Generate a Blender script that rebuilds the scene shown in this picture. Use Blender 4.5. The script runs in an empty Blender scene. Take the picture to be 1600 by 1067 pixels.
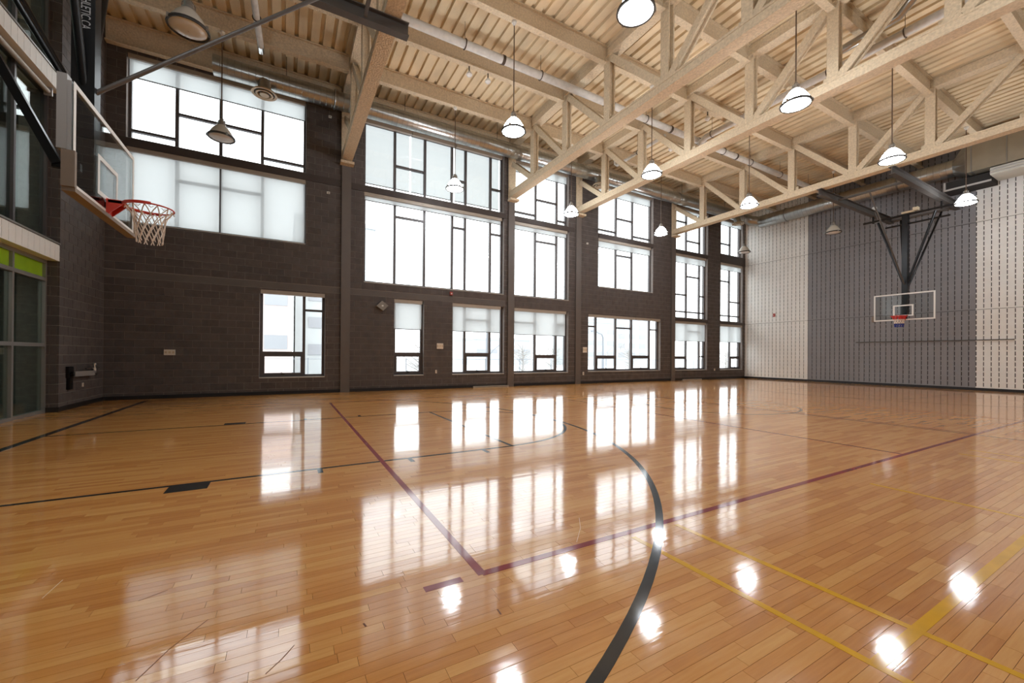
import bpy, math, random
from mathutils import Vector, Matrix

# ------------------------------------------------------------------ camera, world, exposure
SC = bpy.context.scene
COL = SC.collection
CAM_H, FPX, YAW, PITCH, ROLL, CYO = 1.23, 632.1, math.radians(60.855), math.radians(0.182), math.radians(0.420), 19.42


def cam_axes():
    cy, sy = math.cos(YAW), math.sin(YAW)
    f = Vector((cy * math.cos(PITCH), sy * math.cos(PITCH), math.sin(PITCH)))
    r = Vector((sy, -cy, 0.0))
    u = r.cross(f)
    r2 = r * math.cos(ROLL) + u * math.sin(ROLL)
    u2 = u * math.cos(ROLL) - r * math.sin(ROLL)
    return r2, u2, f


CR, CU, CF = cam_axes()
cam = bpy.data.cameras.new('camera')
cam.sensor_fit = 'HORIZONTAL'
cam.sensor_width = 36.0
cam.lens = 36.0 * FPX / 1600.0
cam.shift_y = CYO / 1600.0
cam.clip_start = 0.05
cam.clip_end = 800
camo = bpy.data.objects.new('camera', cam)
COL.objects.link(camo)
camo.matrix_world = Matrix(((CR.x, CU.x, -CF.x, 0.0), (CR.y, CU.y, -CF.y, 0.0), (CR.z, CU.z, -CF.z, CAM_H), (0, 0, 0, 1)))
SC.camera = camo


def project(p):
    d = Vector(p) - Vector((0, 0, CAM_H))
    z = d.dot(CF)
    if z <= 0.05:
        return None
    return 800 + FPX * d.dot(CR) / z, 533.5 + CYO - FPX * d.dot(CU) / z, z


world = bpy.data.worlds.new('world')
SC.world = world
world.use_nodes = True
wn = world.node_tree.nodes
wn['Background'].inputs['Color'].default_value = (0.93, 0.965, 1.0, 1)
wn['Background'].inputs['Strength'].default_value = 3.6
LAMP_DOME, LAMP_LENS = 45.0, 44.0
SC.view_settings.view_transform = 'Standard'
SC.view_settings.look = 'None'
SC.view_settings.gamma = 1.0
SC.view_settings.exposure = 0.3
SC.view_settings.use_curve_mapping = False
SC.cycles.use_denoising = True
SC.cycles.transparent_max_bounces = 24
SC.cycles.max_bounces = 8
SC.cycles.diffuse_bounces = 4
SC.cycles.glossy_bounces = 4
SC.cycles.caustics_reflective = False
SC.cycles.caustics_refractive = False

random.seed(7)
RND = random.Random(11)


# ------------------------------------------------------------------ helpers
def lin(c):
    def f(v):
        v /= 255.0
        return v / 12.92 if v <= 0.04045 else ((v + 0.055) / 1.055) ** 2.4
    return (f(c[0]), f(c[1]), f(c[2]), 1.0)


class MB:
    """collects shapes in world coordinates and links them as one mesh object"""
    def __init__(self):
        self.v, self.f = [], []

    def add(self, vs, fs):
        n = len(self.v)
        self.v += [tuple(a) for a in vs]
        self.f += [tuple(i + n for i in q) for q in fs]
        return self

    def box(self, x0, x1, y0, y1, z0, z1):
        return self.add([(x0, y0, z0), (x1, y0, z0), (x1, y1, z0), (x0, y1, z0), (x0, y0, z1), (x1, y0, z1), (x1, y1, z1), (x0, y1, z1)],
                        [(0, 3, 2, 1), (4, 5, 6, 7), (0, 1, 5, 4), (1, 2, 6, 5), (2, 3, 7, 6), (3, 0, 4, 7)])

    def bar(self, a, b, w, h, up=(0, 0, 1)):
        a, b = Vector(a), Vector(b)
        d = (b - a).normalized()
        upv = Vector(up)
        s = d.cross(upv)
        if s.length < 1e-4:
            s = d.cross(Vector((1, 0, 0)))
        s.normalize()
        t = s.cross(d).normalized()
        s, t = s * w / 2, t * h / 2
        vs = [a - s - t, a + s - t, a + s + t, a - s + t, b - s - t, b + s - t, b + s + t, b - s + t]
        return self.add(vs, [(0, 1, 2, 3), (7, 6, 5, 4), (0, 4, 5, 1), (1, 5, 6, 2), (2, 6, 7, 3), (3, 7, 4, 0)])

    def ibeam(self, a, b, w, h, tf, tw, up=(0, 0, 1)):
        a, b = Vector(a), Vector(b)
        d = (b - a).normalized()
        s = d.cross(Vector(up)).normalized()
        t = s.cross(d).normalized()
        W, H, w2 = w / 2, h / 2, tw / 2
        prof = [(-W, -H), (W, -H), (W, -H + tf), (w2, -H + tf), (w2, H - tf), (W, H - tf), (W, H), (-W, H), (-W, H - tf), (-w2, H - tf), (-w2, -H + tf), (-W, -H + tf)]
        vs = [a + s * p + t * q for p, q in prof] + [b + s * p + t * q for p, q in prof]
        n = 12
        fs = [(i, (i + 1) % n, n + (i + 1) % n, n + i) for i in range(n)]
        for o, rev in ((0, True), (n, False)):
            for q in ((0, 1, 2, 11), (11, 2, 3, 10), (10, 3, 4, 9), (9, 4, 5, 8), (8, 5, 6, 7)):
                q = tuple(o + k for k in q)
                fs.append(q[::-1] if rev else q)
        return self.add(vs, fs)

    def tube(self, pts, r, n=10, closed=False):
        pts = [Vector(p) for p in pts]
        m = len(pts)
        vs, fs = [], []
        prev = None
        for i, p in enumerate(pts):
            if closed:
                d = pts[(i + 1) % m] - pts[(i - 1) % m]
            else:
                d = pts[min(i + 1, m - 1)] - pts[max(i - 1, 0)]
            d.normalize()
            if prev is None:
                s = d.cross(Vector((0, 0, 1)))
                if s.length < 1e-3:
                    s = d.cross(Vector((1, 0, 0)))
            else:
                s = prev - d * prev.dot(d)
            s.normalize()
            prev = s
            t = d.cross(s)
            rr = r[i] if isinstance(r, (list, tuple)) else r
            for k in range(n):
                a = 2 * math.pi * k / n
                vs.append(p + (s * math.cos(a) + t * math.sin(a)) * rr)
        for i in range(m if closed else m - 1):
            j = (i + 1) % m
            for k in range(n):
                fs.append((i * n + k, i * n + (k + 1) % n, j * n + (k + 1) % n, j * n + k))
        if not closed:
            fs.append(tuple(range(n))[::-1])
            fs.append(tuple((m - 1) * n + k for k in range(n)))
        return self.add(vs, fs)

    def lathe(self, prof, c=(0, 0, 0), n=28, cap=True):
        vs, fs = [], []
        for r, z in prof:
            for k in range(n):
                a = 2 * math.pi * k / n
                vs.append((c[0] + r * math.cos(a), c[1] + r * math.sin(a), c[2] + z))
        for i in range(len(prof) - 1):
            for k in range(n):
                fs.append((i * n + k, i * n + (k + 1) % n, (i + 1) * n + (k + 1) % n, (i + 1) * n + k))
        if cap:
            fs.append(tuple(range(n))[::-1])
            fs.append(tuple((len(prof) - 1) * n + k for k in range(n)))
        return self.add(vs, fs)

    def ring(self, c, r, w, a0, a1, z0, z1, n=48):
        vs, fs = [], []
        for i in range(n + 1):
            a = a0 + (a1 - a0) * i / n
            for rr, z in ((r - w / 2, z0), (r + w / 2, z0), (r + w / 2, z1), (r - w / 2, z1)):
                vs.append((c[0] + rr * math.cos(a), c[1] + rr * math.sin(a), z))
        for i in range(n):
            for k in range(4):
                fs.append((i * 4 + k, i * 4 + (k + 1) % 4, i * 4 + 4 + (k + 1) % 4, i * 4 + 4 + k))
        fs.append((3, 2, 1, 0))
        fs.append((n * 4, n * 4 + 1, n * 4 + 2, n * 4 + 3))
        return self.add(vs, fs)

    def build(self, name, material, parent=None, smooth=False, origin=None):
        off = Vector(parent['_o']) if parent is not None else (Vector(origin) if origin else Vector((0, 0, 0)))
        me = bpy.data.meshes.new(name)
        me.from_pydata([(a[0] - off.x, a[1] - off.y, a[2] - off.z) for a in self.v], [], self.f)
        me.materials.append(material)
        if smooth:
            for p in me.polygons:
                p.use_smooth = True
            try:
                me.set_sharp_from_angle(angle=math.radians(40))
            except Exception:
                pass
        o = bpy.data.objects.new(name, me)
        COL.objects.link(o)
        o['_o'] = tuple(off)
        if parent is not None:
            o.parent = parent
        else:
            o.location = off
        return o


def empty(name, loc):
    o = bpy.data.objects.new(name, None)
    o.empty_display_size = 0.1
    COL.objects.link(o)
    o.location = loc
    o['_o'] = tuple(loc)
    return o


def tag(o, label=None, cat=None, group=None, kind=None):
    if label:
        o['label'] = label
    if cat:
        o['category'] = cat
    if group:
        o['group'] = group
    if kind:
        o['kind'] = kind
    return o


def copy_tree(o, parent=None):
    c = o.copy()
    COL.objects.link(c)
    c.parent = parent
    for ch in list(o.children):
        copy_tree(ch, c)
    return c


ORD = ['first', 'second', 'third', 'fourth', 'fifth', 'sixth', 'seventh', 'eighth']


# ------------------------------------------------------------------ materials
def new_mat(name):
    m = bpy.data.materials.new(name)
    m.use_nodes = True
    nt = m.node_tree
    for n in list(nt.nodes):
        nt.nodes.remove(n)
    out = nt.nodes.new('ShaderNodeOutputMaterial')
    return m, nt, out


def mat(name, rgb, rough=0.6, metal=0.0, var=0.0, vscale=6.0, bump=0.0, bscale=60.0, spec=0.5, stretch=None, dark=None, rnd=0.0, coat=0.0):
    m, nt, out = new_mat(name)
    b = nt.nodes.new('ShaderNodeBsdfPrincipled')
    nt.links.new(b.outputs[0], out.inputs[0])
    c = lin(rgb)
    b.inputs['Base Color'].default_value = c
    b.inputs['Roughness'].default_value = rough
    b.inputs['Metallic'].default_value = metal
    b.inputs['Specular IOR Level'].default_value = spec
    if coat:
        b.inputs['Coat Weight'].default_value = coat
        b.inputs['Coat Roughness'].default_value = 0.08
    if var or bump or rnd:
        g = nt.nodes.new('ShaderNodeNewGeometry')
        mp = nt.nodes.new('ShaderNodeMapping')
        nt.links.new(g.outputs['Position'], mp.inputs['Vector'])
        if stretch:
            mp.inputs['Scale'].default_value = stretch
    if var or rnd:
        no = nt.nodes.new('ShaderNodeTexNoise')
        no.inputs['Scale'].default_value = vscale
        no.inputs['Detail'].default_value = 5
        nt.links.new(mp.outputs[0], no.inputs['Vector'])
        rp = nt.nodes.new('ShaderNodeMapRange')
        rp.inputs['From Min'].default_value = 0.3
        rp.inputs['From Max'].default_value = 0.7
        rp.inputs['To Min'].default_value = 1 - var
        rp.inputs['To Max'].default_value = 1 + var
        nt.links.new(no.outputs['Fac'], rp.inputs['Value'])
        val = rp.outputs[0]
        if rnd:
            oi = nt.nodes.new('ShaderNodeObjectInfo')
            r2 = nt.nodes.new('ShaderNodeMapRange')
            r2.inputs['To Min'].default_value = 1 - rnd
            r2.inputs['To Max'].default_value = 1 + rnd
            nt.links.new(oi.outputs['Random'], r2.inputs['Value'])
            mu = nt.nodes.new('ShaderNodeMath')
            mu.operation = 'MULTIPLY'
            nt.links.new(val, mu.inputs[0])
            nt.links.new(r2.outputs[0], mu.inputs[1])
            val = mu.outputs[0]
        hs = nt.nodes.new('ShaderNodeHueSaturation')
        hs.inputs['Color'].default_value = c
        nt.links.new(val, hs.inputs['Value'])
        nt.links.new(hs.outputs[0], b.inputs['Base Color'])
    if bump:
        n2 = nt.nodes.new('ShaderNodeTexNoise')
        n2.inputs['Scale'].default_value = bscale
        n2.inputs['Detail'].default_value = 4
        nt.links.new(mp.outputs[0], n2.inputs['Vector'])
        bp = nt.nodes.new('ShaderNodeBump')
        bp.inputs['Strength'].default_value = bump
        bp.inputs['Distance'].default_value = 0.02
        nt.links.new(n2.outputs['Fac'], bp.inputs['Height'])
        nt.links.new(bp.outputs[0], b.inputs['Normal'])
    return m


def emit_mat(name, rgb, strength, body):
    m, nt, out = new_mat(name)
    b = nt.nodes.new('ShaderNodeBsdfPrincipled')
    b.inputs['Base Color'].default_value = lin(body)
    b.inputs['Roughness'].default_value = 0.25
    b.inputs['Emission Color'].default_value = (*rgb, 1)
    b.inputs['Emission Strength'].default_value = strength
    nt.links.new(b.outputs[0], out.inputs[0])
    return m


def glass_mat(name, tint=(0.97, 0.985, 0.98), ior=1.5, rough=0.0):
    m, nt, out = new_mat(name)
    t = nt.nodes.new('ShaderNodeBsdfTransparent')
    t.inputs[0].default_value = (*tint, 1)
    g = nt.nodes.new('ShaderNodeBsdfGlossy')
    g.inputs['Roughness'].default_value = rough
    g.inputs['Color'].default_value = (0.95, 0.97, 0.97, 1)
    lw = nt.nodes.new('ShaderNodeLayerWeight')
    lw.inputs['Blend'].default_value = 0.5
    pw = nt.nodes.new('ShaderNodeMath')
    pw.operation = 'POWER'
    pw.inputs[1].default_value = 5.0
    nt.links.new(lw.outputs['Facing'], pw.inputs[0])
    f0 = ((ior - 1) / (ior + 1)) ** 2
    fr = nt.nodes.new('ShaderNodeMath')
    fr.operation = 'MULTIPLY_ADD'
    fr.inputs[1].default_value = 1 - f0
    fr.inputs[2].default_value = f0
    nt.links.new(pw.outputs[0], fr.inputs[0])
    mx = nt.nodes.new('ShaderNodeMixShader')
    nt.links.new(fr.outputs[0], mx.inputs[0])
    nt.links.new(t.outputs[0], mx.inputs[1])
    nt.links.new(g.outputs[0], mx.inputs[2])
    nt.links.new(mx.outputs[0], out.inputs[0])
    return m


def shade_mat(name, tone=0.44):
    m, nt, out = new_mat(name)
    t = nt.nodes.new('ShaderNodeBsdfTransparent')
    t.inputs[0].default_value = (0.95, 0.97, 0.96, 1)
    tr = nt.nodes.new('ShaderNodeBsdfTranslucent')
    tr.inputs[0].default_value = (tone, tone * 1.03, tone * 1.02, 1)
    d = nt.nodes.new('ShaderNodeBsdfDiffuse')
    d.inputs[0].default_value = (0.75, 0.76, 0.74, 1)
    m1 = nt.nodes.new('ShaderNodeMixShader')
    m1.inputs[0].default_value = 0.3
    nt.links.new(tr.outputs[0], m1.inputs[1])
    nt.links.new(d.outputs[0], m1.inputs[2])
    m2 = nt.nodes.new('ShaderNodeMixShader')
    m2.inputs[0].default_value = 0.055
    nt.links.new(m1.outputs[0], m2.inputs[1])
    nt.links.new(t.outputs[0], m2.inputs[2])
    nt.links.new(m2.outputs[0], out.inputs[0])
    return m


def wood_mat(name, source):
    """maple strip: tint per plank (object random or mesh attribute), grain along X, clear lacquer coat"""
    m, nt, out = new_mat(name)
    b = nt.nodes.new('ShaderNodeBsdfPrincipled')
    nt.links.new(b.outputs[0], out.inputs[0])
    g = nt.nodes.new('ShaderNodeNewGeometry')
    if source == 'object':
        oi = nt.nodes.new('ShaderNodeObjectInfo')
        rnd = oi.outputs['Random']
    else:
        at = nt.nodes.new('ShaderNodeAttribute')
        at.attribute_name = 'tint'
        rnd = at.outputs['Fac']
    mp = nt.nodes.new('ShaderNodeMapping')
    mp.inputs['Scale'].default_value = (1.6, 26.0, 1.0)
    nt.links.new(g.outputs['Position'], mp.inputs['Vector'])
    ad = nt.nodes.new('ShaderNodeVectorMath')
    ad.operation = 'ADD'
    cb = nt.nodes.new('ShaderNodeCombineXYZ')
    mu = nt.nodes.new('ShaderNodeMath')
    mu.operation = 'MULTIPLY'
    mu.inputs[1].default_value = 37.0
    nt.links.new(rnd, mu.inputs[0])
    nt.links.new(mu.outputs[0], cb.inputs[0])
    nt.links.new(mu.outputs[0], cb.inputs[2])
    nt.links.new(mp.outputs[0], ad.inputs[0])
    nt.links.new(cb.outputs[0], ad.inputs[1])
    no = nt.nodes.new('ShaderNodeTexNoise')
    no.inputs['Scale'].default_value = 2.2
    no.inputs['Detail'].default_value = 6
    no.inputs['Roughness'].default_value = 0.6
    nt.links.new(ad.outputs[0], no.inputs['Vector'])
    mixf = nt.nodes.new('ShaderNodeMath')
    mixf.operation = 'MULTIPLY_ADD'
    mixf.inputs[1].default_value = 0.62
    nt.links.new(no.outputs['Fac'], mixf.inputs[0])
    mm = nt.nodes.new('ShaderNodeMath')
    mm.operation = 'MULTIPLY_ADD'
    mm.inputs[1].default_value = 0.5
    mm.inputs[2].default_value = -0.06
    nt.links.new(rnd, mm.inputs[0])
    nt.links.new(mm.outputs[0], mixf.inputs[2])
    cr = nt.nodes.new('ShaderNodeValToRGB')
    cr.color_ramp.elements[0].position = 0.0
    cr.color_ramp.elements[0].color = lin((188, 113, 45))
    cr.color_ramp.elements[1].position = 1.0
    cr.color_ramp.elements[1].color = lin((240, 184, 107))
    e = cr.color_ramp.elements.new(0.45)
    e.color = lin((219, 149, 72))
    nt.links.new(mixf.outputs[0], cr.inputs[0])
    nt.links.new(cr.outputs[0], b.inputs['Base Color'])
    b.inputs['Roughness'].default_value = 0.42
    b.inputs['Specular IOR Level'].default_value = 0.1
    b.inputs['Coat Weight'].default_value = 1.0
    b.inputs['Coat IOR'].default_value = 1.8
    # worn lacquer: roughness and fine ripple
    mp2 = nt.nodes.new('ShaderNodeMapping')
    mp2.inputs['Scale'].default_value = (0.7, 3.0, 1)
    nt.links.new(g.outputs['Position'], mp2.inputs['Vector'])
    n3 = nt.nodes.new('ShaderNodeTexNoise')
    n3.inputs['Scale'].default_value = 1.3
    n3.inputs['Detail'].default_value = 5
    nt.links.new(mp2.outputs[0], n3.inputs['Vector'])
    rr = nt.nodes.new('ShaderNodeMapRange')
    rr.inputs['From Min'].default_value = 0.3
    rr.inputs['From Max'].default_value = 0.7
    rr.inputs['To Min'].default_value = 0.05
    rr.inputs['To Max'].default_value = 0.11
    nt.links.new(n3.outputs['Fac'], rr.inputs['Value'])
    nt.links.new(rr.outputs[0], b.inputs['Coat Roughness'])
    mp4 = nt.nodes.new('ShaderNodeMapping')
    mp4.inputs['Scale'].default_value = (1.2, 14.0, 1)
    nt.links.new(g.outputs['Position'], mp4.inputs['Vector'])
    n4 = nt.nodes.new('ShaderNodeTexNoise')
    n4.inputs['Scale'].default_value = 2.5
    n4.inputs['Detail'].default_value = 3
    nt.links.new(mp4.outputs[0], n4.inputs['Vector'])
    bp = nt.nodes.new('ShaderNodeBump')
    bp.inputs['Strength'].default_value = 0.06
    bp.inputs['Distance'].default_value = 0.004
    nt.links.new(n4.outputs['Fac'], bp.inputs['Height'])
    nt.links.new(bp.outputs[0], b.inputs['Coat Normal'])
    return m


def spiral_mat(name):
    m = mat(name, (172, 172, 168), rough=0.28, metal=0.95, var=0.10, vscale=3.0)
    return m


M = {
    'plank': wood_mat('maple_plank', 'object'),
    'plank_f': wood_mat('maple_plank_field', 'attr'),
    'subfloor': mat('subfloor', (38, 26, 18), 0.8),
    'line_black': mat('line_black', (12, 14, 15), 0.5, spec=0.1, coat=1.0, var=0.1, vscale=8),
    'line_red': mat('line_red', (138, 8, 16), 0.5, spec=0.1, coat=1.0, var=0.08, vscale=8),
    'line_yellow': mat('line_yellow', (230, 172, 4), 0.5, spec=0.1, coat=1.0, var=0.08, vscale=8),
    'block': mat('block', (86, 79, 76), 0.8, var=0.16, vscale=9, bump=0.25, bscale=120, rnd=0.16),
    'block_f': mat('block_field', (86, 79, 76), 0.8, var=0.2, vscale=4, bump=0.25, bscale=120),
    'mortar': mat('mortar', (136, 128, 123), 0.9, var=0.12, vscale=14),
    'bond': mat('bond_band', (96, 90, 86), 0.7, var=0.08, vscale=3, bump=0.1, bscale=80),
    'column': mat('column_paint', (100, 93, 88), 0.5, var=0.06, vscale=3),
    'frame': mat('window_frame', (88, 83, 83), 0.45, metal=0.25),
    'sill': mat('window_sill', (176, 174, 170), 0.45, metal=0.2),
    'spandrel': mat('spandrel', (64, 55, 51), 0.6, var=0.08, vscale=4),
    'glass': glass_mat('window_glass'),
    'board_glass': glass_mat('board_glass', (0.93, 0.955, 0.955), 1.5),
    'dark_glass': glass_mat('storefront_glass', (0.80, 0.87, 0.84), 1.6),
    'green_glass': mat('green_glass', (150, 190, 40), 0.15, var=0.1, vscale=3),
    'shade': shade_mat('shade_fabric'),
    'shade_toned_down': shade_mat('shade_fabric_toned_down', 0.33),  # same fabric, tone lowered to offset the full sky light behind it
    'scratch': mat('scratch', (120, 70, 34), 0.6),
    'scratch_pale': mat('scratch_pale', (244, 226, 200), 0.6),
    'housing': mat('shade_housing', (168, 158, 145), 0.5, metal=0.1),
    'hem': mat('shade_hem', (96, 94, 92), 0.5),
    'fire': mat('sprayed_fireproofing', (212, 194, 166), 0.95, var=0.14, vscale=22, bump=1.0, bscale=26, spec=0.1),
    'deck': mat('deck_sprayed', (222, 203, 170), 0.9, var=0.16, vscale=2.2, bump=0.25, bscale=60, stretch=(1.0, 0.4, 1.0), spec=0.1),
    'duct': spiral_mat('galvanised'),
    'duct_seam': mat('duct_seam', (150, 150, 148), 0.35, metal=0.9),
    'plenum': mat('plenum_sheet', (156, 148, 132), 0.42, metal=0.7, var=0.1, vscale=2),
    'insul': mat('insulation_wrap', (186, 182, 170), 0.7, var=0.06, vscale=3),
    'diffuser': mat('diffuser', (198, 180, 150), 0.5),
    'diffuser_dark': mat('diffuser_dark', (70, 60, 50), 0.6),
    'pipe': mat('pipe_jacket', (206, 203, 197), 0.6, var=0.1, vscale=8, bump=0.15, bscale=60),
    'clamp': mat('pipe_clamp', (84, 72, 62), 0.5, metal=0.5),
    'black': mat('black_steel', (13, 13, 14), 0.3, spec=0.35),
    'steel_dark': mat('dark_grey_steel', (92, 88, 84), 0.5, metal=0.3, var=0.08, vscale=5),
    'steel_pale': mat('pale_steel', (176, 174, 172), 0.4, metal=0.4),
    'chrome': mat('chrome', (220, 220, 218), 0.15, metal=1.0),
    'white': mat('white_paint', (232, 232, 228), 0.4),
    'pad': mat('board_padding', (132, 118, 104), 0.65, var=0.06, vscale=10),
    'red': mat('rim_red', (196, 56, 40), 0.4),
    'net': mat('net_cord', (226, 214, 202), 0.9),
    'net_red': mat('net_red', (206, 52, 50), 0.9),
    'net_blue': mat('net_blue', (48, 62, 140), 0.9),
    'letter': mat('lettering', (165, 165, 165), 0.5),
    'panel_pale': mat('acoustic_panel_pale', (230, 229, 224), 0.7, var=0.03, vscale=2),
    'panel_grey': mat('acoustic_panel_grey', (134, 133, 136), 0.7, var=0.04, vscale=2),
    'slot': mat('slot_dark', (36, 33, 31), 0.9),
    'base': mat('rubber_base', (22, 22, 24), 0.5),
    'alu': mat('aluminium_frame', (150, 148, 144), 0.4, metal=0.5),
    'plain_wall': mat('plain_wall', (150, 142, 132), 0.85, var=0.04, vscale=2),
    'corridor': mat('corridor_wall', (110, 116, 108), 0.8, var=0.06, vscale=2),
    'plate': mat('wall_plate', (224, 216, 204), 0.5),
    'grey_plastic': mat('grey_plastic', (138, 134, 126), 0.5),
    'strobe': mat('strobe_red', (170, 50, 40), 0.4),
    'lamp_dome': emit_mat('lamp_dome_lit', (0.93, 0.98, 1.04), LAMP_DOME, (235, 235, 235)),
    'lamp_lens': emit_mat('lamp_lens_lit', (0.93, 0.98, 1.04), LAMP_LENS, (235, 235, 235)),
    'corr_fill': emit_mat('corridor_fill', (0.95, 1.0, 0.95), 6.0, (230, 230, 230)),
    'lamp_dome_off': mat('lamp_dome_off', (206, 200, 188), 0.25),
    'lamp_lens_off': mat('lamp_lens_off', (226, 228, 228), 0.12),
    'lamp_metal': mat('lamp_metal', (150, 146, 140), 0.35, metal=0.7),
    'lamp_rim': mat('lamp_rim', (52, 48, 45), 0.5),
    'rod': mat('lamp_rod', (96, 78, 64), 0.5),
    'snow': mat('snow_ground', (182, 184, 186), 0.9, var=0.05, vscale=0.3),
    'bld_pale': mat('far_facade_pale', (184, 189, 194), 0.8, var=0.04, vscale=0.5),  # haze is put into the pale colours of facades and far windows
    'bld_pink': mat('far_facade_pink', (200, 183, 178), 0.8, var=0.05, vscale=0.6),
    'bld_grey': mat('far_facade_grey', (176, 180, 180), 0.8, var=0.05, vscale=0.4),
    'bld_glass': mat('far_window', (152, 154, 158), 0.3),
    'street': mat('street_steel', (140, 144, 150), 0.5, metal=0.3),
    'twig': mat('bare_branches', (168, 164, 160), 0.9),
}

# ------------------------------------------------------------------ room dimensions
D, XR, XL, YF, ZC = 14.04, 23.43, -4.07, -1.05, 9.72
GL = 14.26          # glass plane of the window wall
TRUSS_X = (1.65, 7.75, 11.1, 17.2)
PY = (12.35, 10.42, 8.47, 6.52, 4.58, 2.64, 0.70)     # panel points of the trusses


def sub_rects(rect, holes):
    """rectangles left of rect after cutting the holes"""
    out = [rect]
    for h in holes:
        nxt = []
        for r in out:
            x0, x1, z0, z1 = r
            a0, a1, b0, b1 = max(x0, h[0]), min(x1, h[1]), max(z0, h[2]), min(z1, h[3])
            if a0 >= a1 or b0 >= b1:
                nxt.append(r)
                continue
            if x0 < a0:
                nxt.append((x0, a0, z0, z1))
            if a1 < x1:
                nxt.append((a1, x1, z0, z1))
            if z0 < b0:
                nxt.append((a0, a1, z0, b0))
            if b1 < z1:
                nxt.append((a0, a1, b1, z1))
        out = nxt
    return out


# ------------------------------------------------------------------ floor
SCUFFS = [('scratch', [(-0.483, 2.008), (-0.414, 2.158), (-0.306, 2.312)], 0.0026), ('scratch_pale', [(1.95, 2.432), (1.843, 2.283), (1.682, 2.122)], 0.0026), ('scratch_pale', [(-1.054, 2.902), (-1.044, 3.086)], 0.0026), ('scratch', [(-0.631, 2.648), (-0.527, 2.698)], 0.0026), ('scratch', [(-0.06, 1.815), (-0.007, 1.872), (0.039, 1.937)], 0.003), ('scratch', [(0.901, 1.743), (0.899, 1.7)], 0.007), ('scratch', [(0.317, 1.943), (0.324, 1.915)], 0.008)]


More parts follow.
